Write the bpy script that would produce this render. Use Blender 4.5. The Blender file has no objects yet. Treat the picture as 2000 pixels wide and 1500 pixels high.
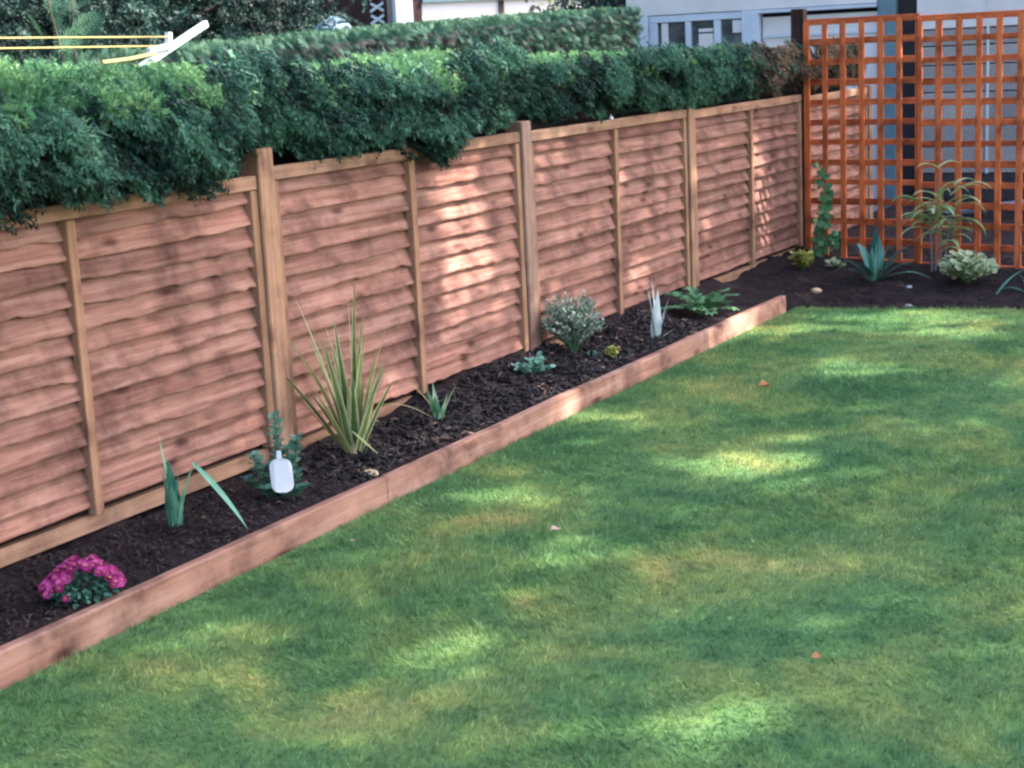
import bpy, math, random
import numpy as np
from mathutils import Vector, noise as mnoise

random.seed(7)
rng = np.random.default_rng(11)
scene = bpy.context.scene
COL = scene.collection
rad = math.radians

# ------------------------------------------------------------------ camera
cam_d = bpy.data.cameras.new('camera')
cam_d.sensor_fit = 'HORIZONTAL'
cam_d.sensor_width = 36.0
cam_d.lens = 56.8
cam_d.clip_start = 0.05
cam_d.clip_end = 600
cam_d.dof.use_dof = True
cam_d.dof.focus_distance = 6.2
cam_d.dof.aperture_fstop = 9.0
cam = bpy.data.objects.new('camera', cam_d)
COL.objects.link(cam)
cam.location = (3.561, -4.564, 1.54)
cam.rotation_euler = (rad(78.258), rad(2.775), rad(28.926))
scene.camera = cam
scene.cycles.filter_width = 2.4
CAMP = np.array(cam.location)

# ------------------------------------------------------------------ light
SUN = np.array([0.614, 0.395, 0.682]); SUN /= np.linalg.norm(SUN)      # direction towards the sun
SUN_EL = math.asin(SUN[2]); SUN_AZ = math.atan2(SUN[0], SUN[1])        # azimuth clockwise from +y
w = bpy.data.worlds.new('World'); scene.world = w
w.use_nodes = True
nt = w.node_tree
bg = nt.nodes['Background']
sky = nt.nodes.new('ShaderNodeTexSky')
sky.sky_type = 'NISHITA'; sky.sun_disc = False
sky.sun_elevation = SUN_EL; sky.sun_rotation = SUN_AZ
sky.dust_density = 2.5; sky.air_density = 1.0; sky.ozone_density = 1.0
nt.links.new(sky.outputs['Color'], bg.inputs['Color'])
bg.inputs['Strength'].default_value = 0.15
sl = bpy.data.lights.new('sun', 'SUN'); sl.energy = 3.6; sl.angle = rad(0.53); sl.color = (1.0, 0.93, 0.84)
so = bpy.data.objects.new('sun', sl); COL.objects.link(so)
so.rotation_euler = Vector((-SUN[0], -SUN[1], -SUN[2])).to_track_quat('-Z', 'Y').to_euler()
so.location = (8, 6, 10)
vs = scene.view_settings
vs.view_transform = 'Standard'; vs.look = 'None'; vs.gamma = 1.0; vs.exposure = 2.2; vs.use_curve_mapping = False
scene.cycles.max_bounces = 6
scene.cycles.transparent_max_bounces = 4

# ------------------------------------------------------------------ materials
def L(r, g, b):
    f = lambda c: (c / 255 / 12.92) if c / 255 <= .04045 else ((c / 255 + .055) / 1.055) ** 2.4
    return (f(r), f(g), f(b), 1)

def new_mat(name):
    m = bpy.data.materials.new(name); m.use_nodes = True
    t = m.node_tree
    return m, t, t.nodes['Principled BSDF']

def ramp(t, fac, stops):
    r = t.nodes.new('ShaderNodeValToRGB')
    el = r.color_ramp.elements
    while len(el) < len(stops): el.new(.5)
    for e, (p, c) in zip(el, stops): e.position = p; e.color = c
    t.links.new(fac, r.inputs['Fac'])
    return r.outputs['Color']

def coords(t, scale=(1, 1, 1), kind='Object'):
    tc = t.nodes.new('ShaderNodeTexCoord'); mp = t.nodes.new('ShaderNodeMapping')
    mp.inputs['Scale'].default_value = scale
    t.links.new(tc.outputs[kind], mp.inputs['Vector'])
    return mp.outputs['Vector']

def noise(t, vec, scale, detail=4, rough=.6, dist=0):
    n = t.nodes.new('ShaderNodeTexNoise')
    n.inputs['Scale'].default_value = scale; n.inputs['Detail'].default_value = detail
    n.inputs['Roughness'].default_value = rough; n.inputs['Distortion'].default_value = dist
    t.links.new(vec, n.inputs['Vector'])
    return n.outputs['Fac']

def mix(t, a, b, fac, mode='MIX'):
    m = t.nodes.new('ShaderNodeMix'); m.data_type = 'RGBA'; m.blend_type = mode
    for s, v in ((0, fac), (6, a), (7, b)):
        if hasattr(v, 'is_linked') or hasattr(v, 'links'): t.links.new(v, m.inputs[s])
        else: m.inputs[s].default_value = v
    return m.outputs[2]

def attr(t, name='tone'):
    a = t.nodes.new('ShaderNodeAttribute'); a.attribute_name = name
    return a.outputs['Fac'], a.outputs['Color']

def bump(t, bsdf, h, strength=.4, dist=.01):
    b = t.nodes.new('ShaderNodeBump'); b.inputs['Strength'].default_value = strength; b.inputs['Distance'].default_value = dist
    t.links.new(h, b.inputs['Height']); t.links.new(b.outputs['Normal'], bsdf.inputs['Normal'])

def wood(name, dark, mid, light, axis=1, rough=.85, knots=.5, grain=9.0, tone=True, kfreq=11.0, stain=.5):
    """painted / stained timber: grain stretched along one axis, knots, per-board tone attribute"""
    m, t, b = new_mat(name)
    sc = [grain * 4] * 3; sc[axis] = grain * .22
    v = coords(t, tuple(sc))
    n1 = noise(t, v, 1.0, 6, .65, .4)
    c = ramp(t, n1, [(.28, dark), (.5, mid), (.74, light)])
    v2 = coords(t, (1, 1, 1))
    n2 = noise(t, v2, 5.5, 5, .6)
    bl = ramp(t, n2, [(.3, (stain, stain * .9, stain * .94, 1)), (.52, (1, 1, 1, 1)), (.75, (1.25, 1.22, 1.22, 1))])
    c = mix(t, c, bl, 1.0, 'MULTIPLY')
    if knots:
        ks = [kfreq] * 3; ks[axis] = kfreq * .36
        vo = t.nodes.new('ShaderNodeTexVoronoi'); vo.inputs['Scale'].default_value = 1.0
        vo.inputs['Randomness'].default_value = 1.0
        t.links.new(coords(t, tuple(ks)), vo.inputs['Vector'])
        k = ramp(t, vo.outputs['Distance'], [(.07, (.30, .20, .21, 1)), (.22, (1, 1, 1, 1))])
        c = mix(t, c, k, knots, 'MULTIPLY')
    if tone:
        f, _ = attr(t)
        tn = ramp(t, f, [(0, (.74, .68, .68, 1)), (.5, (1, 1, 1, 1)), (1, (1.22, 1.16, 1.14, 1))])
        c = mix(t, c, tn, 1.0, 'MULTIPLY')
    t.links.new(c, b.inputs['Base Color'])
    b.inputs['Roughness'].default_value = rough
    b.inputs['Specular IOR Level'].default_value = .25
    bump(t, b, n1, .35, .004)
    return m

def foliage(name, dark, mid, light, scale=6.0, trans=.25, rough=.6, edge=None, tone=True):
    """leaf material: noise mottling in space, per-leaf tone, optional variegated edge/centre colour"""
    m, t, b = new_mat(name)
    n1 = noise(t, coords(t), scale, 4, .6)
    if tone:
        f, _ = attr(t)
        ad = t.nodes.new('ShaderNodeMath'); ad.operation = 'MULTIPLY_ADD'
        ad.inputs[1].default_value = .75; ad.inputs[2].default_value = -.375 
        t.links.new(f, ad.inputs[0])
        a2 = t.nodes.new('ShaderNodeMath'); a2.operation = 'ADD'
        t.links.new(ad.outputs[0], a2.inputs[0]); t.links.new(n1, a2.inputs[1]); n1 = a2.outputs[0]
    c = ramp(t, n1, [(.22, dark), (.5, mid), (.8, light)])
    if edge:
        col, lo, hi = edge
        fe, _ = attr(t, 'edge')
        w_ = noise(t, coords(t), 35, 3)
        mm = t.nodes.new('ShaderNodeMath'); mm.operation = 'MULTIPLY_ADD'; mm.inputs[1].default_value = .5
        t.links.new(w_, mm.inputs[0]); t.links.new(fe, mm.inputs[2])
        fac = ramp(t, mm.outputs[0], [(lo + .25, (0, 0, 0, 1)), (hi + .25, (1, 1, 1, 1))])
        c = mix(t, c, col, fac)
    t.links.new(c, b.inputs['Base Color'])
    b.inputs['Roughness'].default_value = rough
    b.inputs['Specular IOR Level'].default_value = .3
    if trans:
        tr = t.nodes.new('ShaderNodeBsdfTranslucent'); t.links.new(c, tr.inputs['Color'])
        ms = t.nodes.new('ShaderNodeMixShader'); ms.inputs[0].default_value = trans
        t.links.new(b.outputs[0], ms.inputs[1]); t.links.new(tr.outputs[0], ms.inputs[2])
        t.links.new(ms.outputs[0], t.nodes['Material Output'].inputs['Surface'])
    return m

def plain(name, c1, c2, scale=8, rough=.6, bmp=0.0, metallic=0):
    m, t, b = new_mat(name)
    n1 = noise(t, coords(t), scale, 5, .6)
    c = ramp(t, n1, [(.3, c1), (.7, c2)])
    t.links.new(c, b.inputs['Base Color']); b.inputs['Roughness'].default_value = rough
    b.inputs['Metallic'].default_value = metallic
    if bmp: bump(t, b, n1, bmp, .01)
    return m

def C(r, g, b): return (r, g, b, 1)

M = {}
M['slat'] = wood('fence_slat_wood', C(.138, .058, .043), C(.262, .127, .097), C(.372, .208, .168), axis=1, knots=.9, stain=.42, grain=11.0)
M['rail'] = wood('fence_rail_wood', C(.20, .105, .070), C(.31, .175, .115), C(.42, .26, .18), axis=1, knots=.6)
M['batten'] = wood('fence_batten_wood', C(.18, .09, .055), C(.29, .155, .095), C(.38, .225, .145), axis=2, knots=.5)
M['post'] = wood('fence_post_wood', C(.20, .105, .068), C(.32, .18, .115), C(.42, .26, .18), axis=2, knots=.6)
M['greypost'] = wood('weathered_post_wood', C(.16, .09, .065), C(.25, .155, .12), C(.34, .22, .18), axis=2, knots=.5)
M['darkpost'] = wood('dark_stained_wood', C(.018, .008, .008), C(.04, .018, .016), C(.075, .034, .03), axis=2, knots=.3)
M['board'] = wood('edging_board_wood', C(.20, .092, .066), C(.33, .172, .125), C(.45, .28, .22), axis=1, knots=.95, kfreq=9.0, stain=.36, grain=6.0)
M['trellis_v'] = wood('orange_stained_wood_upright', C(.36, .070, .022), C(.56, .130, .042), C(.66, .21, .085), axis=2, knots=.7, stain=.40)
M['trellis_h'] = wood('orange_stained_wood_cross', C(.33, .062, .020), C(.50, .110, .036), C(.62, .18, .07), axis=0, knots=.7, stain=.40)
M['brownfence'] = wood('dark_brown_board_wood', C(.02, .01, .012), C(.045, .022, .022), C(.07, .035, .035), axis=2)

# ------------------------------------------------------------------ mesh helpers
class MB:
    """collects polygons of one mesh; per-vertex float attributes tone and edge"""
    def __init__(s): s.v = []; s.f = []; s.t = []; s.e = []
    def add(s, verts, faces, tone=.5, edge=0.0):
        o = len(s.v); n = len(verts)
        s.v += [tuple(map(float, p)) for p in verts]
        s.f += [tuple(i + o for i in f) for f in faces]
        s.t += list(tone) if hasattr(tone, '__len__') else [tone] * n
        s.e += list(edge) if hasattr(edge, '__len__') else [edge] * n
    def box(s, x0, x1, y0, y1, z0, z1, tone=.5, bev=0.0):
        if bev <= 0:
            v = [(x0, y0, z0), (x1, y0, z0), (x1, y1, z0), (x0, y1, z0), (x0, y0, z1), (x1, y0, z1), (x1, y1, z1), (x0, y1, z1)]
            s.add(v, [(0, 3, 2, 1), (4, 5, 6, 7), (0, 1, 5, 4), (1, 2, 6, 5), (2, 3, 7, 6), (3, 0, 4, 7)], tone)
            return
        b = bev; rings = []
        for z, i in ((z0, b), (z0 + b, 0), (z1 - b, 0), (z1, b)):
            xa, xb, ya, yb = x0 + i, x1 - i, y0 + i, y1 - i
            k = b if i == 0 else b * .5
            rings.append([(xa + k, ya, z), (xb - k, ya, z), (xb, ya + k, z), (xb, yb - k, z), (xb - k, yb, z), (xa + k, yb, z), (xa, yb - k, z), (xa, ya + k, z)])
        v = sum(rings, []); f = [tuple(range(7, -1, -1)), tuple(range(24, 32))]
        for r in range(3):
            for i in range(8):
                j = (i + 1) % 8
                f.append((r * 8 + i, r * 8 + j, r * 8 + 8 + j, r * 8 + 8 + i))
        s.add(v, f, tone)
    def tube(s, pts, r, n=6, tone=.5):
        pts = [np.array(p, float) for p in pts]; m = len(pts)
        rs = r if hasattr(r, '__len__') else [r] * m
        v = []; f = []
        for i, p in enumerate(pts):
            d = pts[min(i + 1, m - 1)] - pts[max(i - 1, 0)]; d /= np.linalg.norm(d) + 1e-9
            a = np.cross(d, [0.3, .2, 1.0] if abs(d[2]) < .9 else [1.0, .1, 0]); a /= np.linalg.norm(a) + 1e-9
            b = np.cross(d, a)
            for k in range(n):
                q = 2 * math.pi * k / n
                v.append(p + rs[i] * (math.cos(q) * a + math.sin(q) * b))
        for i in range(m - 1):
            for k in range(n):
                j = (k + 1) % n
                f.append((i * n + k, i * n + j, i * n + n + j, i * n + n + k))
        f.append(tuple(range(n - 1, -1, -1))); f.append(tuple(range((m - 1) * n, m * n)))
        s.add(v, f, tone)
    def strap(s, base, az, elev, length, width, droop, segs=9, tone=.5, fold=.25, twist=0.0, taper=1.6, kink=None):
        """a strap leaf: rises at elev (rad), bends down by droop over its length"""
        p = np.array(base, float); v = []; e = []; tn = []
        hd = np.array([math.cos(az), math.sin(az), 0]); 
        for i in range(segs + 1):
            t_ = i / segs
            el = elev - droop * t_ ** 1.6
            if kink and t_ > kink[0]: el -= kink[1]
            d = hd * math.cos(el) + np.array([0, 0, math.sin(el)])
            side = np.array([hd[1], -hd[0], 0.0])
            if twist:
                q = np.cross(d, side); a = twist * (0.4 + t_); side = side * math.cos(a) + q * math.sin(a)
            nrm = np.cross(side, d)
            ww = width * .5 * (min(1, .55 + 1.6 * t_)) * max(0.02, 1 - t_ ** taper)
            v += [p - side * ww + nrm * fold * ww, p.copy(), p + side * ww + nrm * fold * ww]
            e += [1, 0, 1]; tn += [tone] * 3
            if i < segs: p = p + d * length / segs
        f = []
        for i in range(segs):
            o = i * 3
            f += [(o, o + 1, o + 4, o + 3), (o + 1, o + 2, o + 5, o + 4)]
        s.add(v, f, tn, e)
        return p
    def grid(s, P, tone=.5):
        """P: (nu,nv,3) array"""
        nu, nv = P.shape[:2]
        f = [(i * nv + j, (i + 1) * nv + j, (i + 1) * nv + j + 1, i * nv + j + 1) for i in range(nu - 1) for j in range(nv - 1)]
        s.add(P.reshape(-1, 3), f, tone)
    def build(s, name, mat, parent=None, smooth=False):
        off = np.array(parent.location) if parent is not None and parent.parent is None else np.zeros(3)
        if parent is not None and parent.parent is not None: off = np.array(parent.parent.location)
        me = bpy.data.meshes.new(name)
        me.from_pydata([tuple(np.array(p) - off) for p in s.v], [], s.f)
        for nm, d in (('tone', s.t), ('edge', s.e)):
            a = me.attributes.new(nm, 'FLOAT', 'POINT'); a.data.foreach_set('value', np.array(d, dtype=np.float32))
        me.materials.append(mat)
        if smooth: me.polygons.foreach_set('use_smooth', [True] * len(me.polygons))
        me.update()
        o = bpy.data.objects.new(name, me); COL.objects.link(o)
        if parent is not None: o.parent = parent
        return o

def scatter(name, mat, tv, tf, P, R, S, tone=None, parent=None, smooth=False, tedge=None):
    """one mesh from many placed copies of a small template whose faces all have the same vertex count"""
    tv = np.asarray(tv, float); tf = np.asarray(tf, int); m = len(P); n = len(tv); k = tf.shape[1]
    S = np.asarray(S, float)
    loc = tv[None] * (S[:, None, None] if S.ndim == 1 else S[:, None, :])
    V = np.einsum('mij,mnj->mni', R, loc) + P[:, None, :]
    if parent is not None: V = V - np.array(parent.location)[None, None]
    F = (tf[None] + (np.arange(m) * n)[:, None, None]).reshape(-1, k)
    me = bpy.data.meshes.new(name)
    me.vertices.add(m * n); me.vertices.foreach_set('co', V.astype(np.float32).ravel())
    me.loops.add(F.size); me.loops.foreach_set('vertex_index', F.astype(np.int32).ravel())
    me.polygons.add(len(F)); me.polygons.foreach_set('loop_start', np.arange(len(F), dtype=np.int32) * k)
    me.polygons.foreach_set('loop_total', np.full(len(F), k, dtype=np.int32))
    me.update(calc_edges=True); me.validate()
    t_ = rng.random(m) if tone is None else np.asarray(tone)
    a = me.attributes.new('tone', 'FLOAT', 'POINT'); a.data.foreach_set('value', np.repeat(t_, n).astype(np.float32))
    if tedge is not None:
        a = me.attributes.new('edge', 'FLOAT', 'POINT'); a.data.foreach_set('value', np.tile(np.asarray(tedge), m).astype(np.float32))
    me.materials.append(mat)
    if smooth: me.polygons.foreach_set('use_smooth', [True] * len(me.polygons))
    o = bpy.data.objects.new(name, me); COL.objects.link(o)
    if parent is not None: o.parent = parent
    return o

def unit(a): return a / (np.linalg.norm(a, axis=-1, keepdims=True) + 1e-9)

def basis(d, n):
    """rotation whose +Y is d and +Z is near n"""
    d = unit(np.asarray(d, float)); x = unit(np.cross(d, n)); z = np.cross(x, d)
    return np.stack([x, d, z], axis=-1)

def rdir(m):
    return unit(rng.normal(size=(m, 3)))

def tag(o, label, cat, group=None):
    o['label'] = label; o['category'] = cat
    if group: o['group'] = group
    return o

def thing(name, label, cat, loc=(0, 0, 0), group=None):
    o = bpy.data.objects.new(name, None); COL.objects.link(o)
    o.location = loc; o.empty_display_size = .1
    return tag(o, label, cat, group)

def structure(o, kind='structure'):
    o['kind'] = kind
    return o

def fbm(x, y, s=1.0, seed=0.0):
    return mnoise.fractal(Vector((x * s + seed, y * s - seed * .7, seed * 1.3)), 1.0, 2.0, 4)

def smooth01(t): t = np.clip(t, 0, 1); return t * t * (3 - 2 * t)

# leaf templates
LEAF_V = [(0, 0, 0), (-.28, .35, .05), (0, .4, -.02), (.28, .35, .05), (-.2, .75, .02), (0, .78, -.06), (.2, .75, .02), (0, 1, -.12)]
LEAF_F = [(0, 2, 1), (0, 3, 2), (1, 2, 5), (1, 5, 4), (2, 3, 6), (2, 6, 5), (4, 5, 7), (5, 6, 7)]
LEAF_E = [.3, 1, 0, 1, 1, 0, 1, 1]
ROUND_V = [(0, 0, 0), (-.42, .3, .06), (0, .45, -.03), (.42, .3, .06), (-.36, .75, .04), (0, .75, -.04), (.36, .75, .04), (0, .98, -.03)]

def make_spray(n=9, length=1.0, wid=.42):
    """flat feathery conifer spray: drooping stem with alternate toothed side fronds"""
    v = []; f = []
    def pt(x, y): return (x, y, -.22 * y * y - .25 * abs(x) ** 1.5 + .03 * math.sin(9 * x))
    def tri(a, b, c):
        o = len(v); v.extend([pt(*a), pt(*b), pt(*c)]); f.append((o, o + 1, o + 2))
    tri((-.02, 0), (.02, 0), (0, 1))
    for i in range(n):
        y = .1 + .8 * i / n
        l = wid * (1 - .62 * (i / n)) * (1 if i > 1 else .75)
        for sgn in (-1, 1):
            yy = y + (.03 if sgn > 0 else 0)
            tip = (sgn * l * .8, yy + l * .62)
            mid = (sgn * l * .42, yy + l * .3)
            tri((0, yy - .02), (0, yy + .035), tip)
            for q in (.4, .72):
                bx, by = sgn * l * .8 * q, yy + l * .62 * q
                tri((bx, by - .01), (bx + sgn * .02, by + .03), (bx + sgn * l * .2, by + l * .4))
                tri((bx, by - .02), (bx + sgn * .02, by + .02), (bx + sgn * l * .38, by + l * .06))
    return v, f
SPRAY_V, SPRAY_F = make_spray()
SPRAYS = []
for q_ in range(4):
    a_, f_ = make_spray(8, 1.0, (.34, .42, .28, .38)[q_])
    a_ = np.array(a_); a_ += rng.normal(0, .022, a_.shape) * np.array([1, 1, 1.6]); SPRAYS.append((a_, f_))

# ------------------------------------------------------------------ ground, lawn, soil
def edge_y(x): return 4.22 + .13 * (x - .42) + .025 * math.sin(x * 5.0) + .012 * math.sin(x * 17)

def soil_h(x, y):
    n = fbm(x, y, 5.0, 3.1) * .018 + fbm(x, y, 18.0, 1.7) * .010
    side = .100 + math.exp(-max(x, 0) / .11) * float(np.interp(y, [-3, -.1, .5, .75, .95, 1.3, 2.05, 2.2, 2.45, 2.62, 2.9, 4.2], [.0, .005, .04, .015, .06, .08, .085, .02, .015, .07, .085, .07]))
    back = -.030 + .036 * float(smooth01((y - edge_y(x) + .09) / .14)) + .07 * float(smooth01((y - edge_y(x)) / .9)) + .07 * math.exp(-max(x, 0) / .22)
    k = float(smooth01((y - 4.05) / .55))
    k = 1 - (1 - k) * (1 - float(smooth01((x - .40) / .2)))
    h = side * (1 - k) + back * k
    if x < .455 and y < 4.2: h = h + n if x < .36 else min(h + n, .104)
    else: h = h + n
    if x > .455: h = min(h, -.034 + .5 * (y - edge_y(x) + .10))
    return h

mm, t, b = new_mat('soil')
v = coords(t)
n1 = noise(t, v, 26, 8, .72); n2 = noise(t, v, 4, 3)
c = ramp(t, n1, [(.3, C(.008, .005, .007)), (.52, C(.020, .013, .015)), (.72, C(.046, .033, .035))])
c = mix(t, c, ramp(t, n2, [(.35, C(.75, .72, .78)), (.65, C(1.3, 1.2, 1.15))]), 1.0, 'MULTIPLY')
t.links.new(c, b.inputs['Base Color']); b.inputs['Roughness'].default_value = .95; b.inputs['Specular IOR Level'].default_value = .15
bump(t, b, n1, .9, .02)
M['soil'] = mm

mb = MB()
xs = np.arange(-.14, 4.6, .03); ys = np.concatenate([np.arange(-3.2, 6.6, .03), np.arange(6.6, 9.45, .15)])
idx = {}
for i, x in enumerate(xs):
    for j, y in enumerate(ys):
        if x < .46 or y > edge_y(x) - .16:
            idx[(i, j)] = len(mb.v); mb.v.append((x, y, soil_h(x, y)))
for (i, j) in list(idx):
    q = [(i, j), (i + 1, j), (i + 1, j + 1), (i, j + 1)]
    if all(k in idx for k in q): mb.f.append(tuple(idx[k] for k in q))
mb.t = [.5] * len(mb.v); mb.e = [0] * len(mb.v)
structure(mb.build('soil', M['soil'], smooth=True))

mm, t, b = new_mat('earth_ground')
n1 = noise(t, coords(t), 3, 6)
t.links.new(ramp(t, n1, [(.3, C(.03, .035, .02)), (.7, C(.06, .08, .035))]), b.inputs['Base Color']); b.inputs['Roughness'].default_value = 1
mb = MB(); mb.add([(-150, -150, -.05), (150, -150, -.05), (150, 150, -.05), (-150, 150, -.05)], [(0, 1, 2, 3)])
structure(mb.build('ground', mm))

def lawn_color(t):
    v = coords(t)
    big = noise(t, v, 1.6, 4, .6, .3)
    med = noise(t, v, 7, 4, .6)
    fin = noise(t, v, 60, 3, .6)
    c = ramp(t, big, [(.34, C(.085, .210, .088)), (.48, C(.148, .285, .112)), (.61, C(.275, .365, .132)), (.73, C(.50, .46, .19))])
    c2 = ramp(t, med, [(.32, C(.72, .80, .86)), (.5, C(1, 1, 1)), (.70, C(1.22, 1.20, 1.10))])
    c = mix(t, c, c2, 1.0, 'MULTIPLY')
    c3 = ramp(t, fin, [(.3, C(.75, .75, .8)), (.7, C(1.25, 1.22, 1.15))])
    return mix(t, c, c3, 1.0, 'MULTIPLY')

mm, t, b = new_mat('lawn_turf')
c = mix(t, lawn_color(t), C(.6, .58, .52), 1.0, 'MULTIPLY')
t.links.new(c, b.inputs['Base Color']); b.inputs['Roughness'].default_value = .95; b.inputs['Specular IOR Level'].default_value = .1
mb = MB()
xs = np.concatenate([[.485], np.arange(.5, 4.6, .1), np.arange(4.6, 14, 1.0)])
P = np.array([[(x, (-12 + (edge_y(min(x, 6)) + 12) * j / 60.0), .004) for j in range(61)] for x in xs])
mb.grid(P)
structure(mb.build('lawn', mm))

mm, t, b = new_mat('grass_blades')
c = lawn_color(t)
f, _ = attr(t)
dry = ramp(t, f, [(0, C(.60, .64, .62)), (.45, C(1, 1, 1)), (.8, C(1.35, 1.25, 1.2)), (1.0, C(2.2, 1.6, 1.5))])
c = mix(t, c, dry, 1.0, 'MULTIPLY')
t.links.new(c, b.inputs['Base Color']); b.inputs['Roughness'].default_value = .55; b.inputs['Specular IOR Level'].default_value = .25
tr = t.nodes.new('ShaderNodeBsdfTranslucent'); t.links.new(c, tr.inputs['Color'])
ms = t.nodes.new('ShaderNodeMixShader'); ms.inputs[0].default_value = .35
t.links.new(b.outputs[0], ms.inputs[1]); t.links.new(tr.outputs[0], ms.inputs[2])
t.links.new(ms.outputs[0], t.nodes['Material Output'].inputs['Surface'])
M['grass'] = mm
# blades over the lawn a little beyond what the photograph shows
N = 460000
px = rng.uniform(.492, 4.3, N); py = rng.uniform(-3.1, 4.75, N)
vx, vy = px - CAMP[0], py - CAMP[1]
ang = np.degrees(np.arctan2(-vx, vy))                     # left of +y positive
dist = np.hypot(vx, vy)
keep = (py < np.array([edge_y(x) for x in px]) + rng.normal(0, .012, N)) & (ang > 6) & (dist > 2.7) & (rng.random(N) < np.clip(5.2 / dist, .5, 1))
px, py = px[keep], py[keep]; n = len(px)
hgt = rng.uniform(.014, .034, n) * (1 + .4 * np.sin(px * 3.1 + 1) * np.sin(py * 2.3))
ck = (np.floor(px / .032 + .4 * np.sin(py * 40)).astype(int) * 7919 + np.floor(py / .036 + .4 * np.sin(px * 43)).astype(int) * 104729) % 50021
ca = rng.random(50021)[ck] * 2 * math.pi; ch = rng.random(50021)[ck]; ctn = rng.random(50021)[ck]
hgt = hgt * (.62 + .55 * ch ** 2)
lean = rdir(n) * .85; lean[:, 0] += np.cos(ca) * .45; lean[:, 1] += np.sin(ca) * .45; lean[:, 2] = 0
sw = np.sign(np.sin((px * .943 - py * .332 + .02 * np.sin(py * 3)) * 2 * math.pi / .92)) * .55      # mown up and down
lean[:, 0] += sw * .332; lean[:, 1] += sw * .943
d = unit(np.stack([lean[:, 0] * .8, lean[:, 1] * .8, rng.uniform(.5, 1.3, n)], -1))
P = np.stack([px, py, np.full(n, .004)], -1)
structure(scatter('grass', M['grass'], [(-.5, 0, 0), (.5, 0, 0), (0.15, 1, 0)], [(0, 1, 2)], P, basis(d, rdir(n)),
        np.stack([rng.uniform(.0024, .0050, n), hgt, hgt], -1), np.clip(.12 + .55 * ctn + rng.normal(0, .17, n), 0, 1)), 'stuff')

# ------------------------------------------------------------------ bark mulch and crumbs on the beds
CHIP_V = [(-.5, -1, 0), (.4, -.9, .1), (.5, .2, .25), (.3, 1, .1), (-.3, .9, 0), (-.45, 0, .3), (-.4, -.8, -.4), (.35, -.7, -.4), (.3, .8, -.4), (-.3, .7, -.4)]
CHIP_F = [(0, 1, 2), (0, 2, 5), (5, 2, 3), (5, 3, 4), (0, 6, 7), (0, 7, 1), (1, 7, 8), (1, 8, 2), (2, 8, 3), (3, 8, 9), (3, 9, 4), (4, 9, 6), (4, 6, 5), (5, 6, 0)]
mm, t, b = new_mat('bark_chips')
f, _ = attr(t)
c = ramp(t, f, [(0, C(.006, .004, .006)), (.55, C(.018, .011, .013)), (.88, C(.034, .021, .022)), (.965, C(.09, .05, .036)), (1, C(.34, .20, .13))])
t.links.new(c, b.inputs['Base Color']); b.inputs['Roughness'].default_value = .75
M['bark'] = mm
def chips(name, n, x0, x1, y0, y1, s0, s1, tone=None):
    x = rng.uniform(x0, x1, n); y = rng.uniform(y0, y1, n)
    z = np.array([soil_h(a, c_) for a, c_ in zip(x, y)]) + rng.uniform(0, .012, n)
    d = rdir(n); d[:, 2] *= .35
    nn = rdir(n) * .5 + np.array([0, 0, 1])
    ln = rng.uniform(s0, s1, n)
    S = np.stack([ln * rng.uniform(.25, .6, n), ln, ln * .3], -1)
    return structure(scatter(name, M['bark'], CHIP_V, CHIP_F, np.stack([x, y, z], -1), basis(d, nn), S, tone), 'stuff')
chips('bark_mulch', 6000, .03, .43, -.10, 3.1, .010, .031)
chips('soil_crumbs', 4200, .02, .435, -2.4, 0.0, .003, .016, rng.random(4200) ** 1.3 * .97)
x_ = chips('garden_debris', 4500, .05, 2.9, 4.22, 6.2, .004, .016, rng.random(4500) ** 1.3 * .95)

# ------------------------------------------------------------------ edging boards
def edging(y0, y1, label, seed, zt=.098, tone=.5):
    mb = MB(); nseg = max(6, int((y1 - y0) / .06)); x0, x1 = .442, .482
    P = []
    for i in range(nseg + 1):
        y = y0 + (y1 - y0) * i / nseg
        wv = .004 * fbm(y, seed, 1.4, seed); wz = .003 * fbm(y, seed, 2.0, seed + 4)
        prof = [(x0, -.03), (x1, -.03), (x1 + .001, zt * .5), (x1, zt - .005), (x1 - .006, zt), (x0 + .006, zt), (x0, zt - .005), (x0, .02)]
        P.append([(px_ + wv, y, pz_ + (wz if pz_ > 0 else 0)) for px_, pz_ in prof])
    n = 8; v = sum(P, []); f = []
    for i in range(nseg):
        for k in range(n):
            j = (k + 1) % n
            f.append((i * n + k, i * n + j, i * n + n + j, i * n + n + k))
    f.append(tuple(range(n))); f.append(tuple(range(nseg * n + n - 1, nseg * n - 1, -1)))
    mb.add(v, f, tone)
    o = mb.build('edging_board', M['board'])
    return tag(o, label, 'edging board', 'timber boards edging the flower bed')
edging(-3.2, -.046, 'timber edging board in front of the pink flowers, at the left of the photo', 2.0, .100, .38)  # tone lowered for the shade over this board
edging(-.040, 2.905, 'long middle timber edging board, in front of the black bark mulch', 5.0, .098, .62)
edging(2.911, 4.06, 'short end board of the bed edging, lightened as if sunlit, beside the green fern-like plant', 8.0, .100, .95)  # tone raised to colour in the sun on this board

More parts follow.
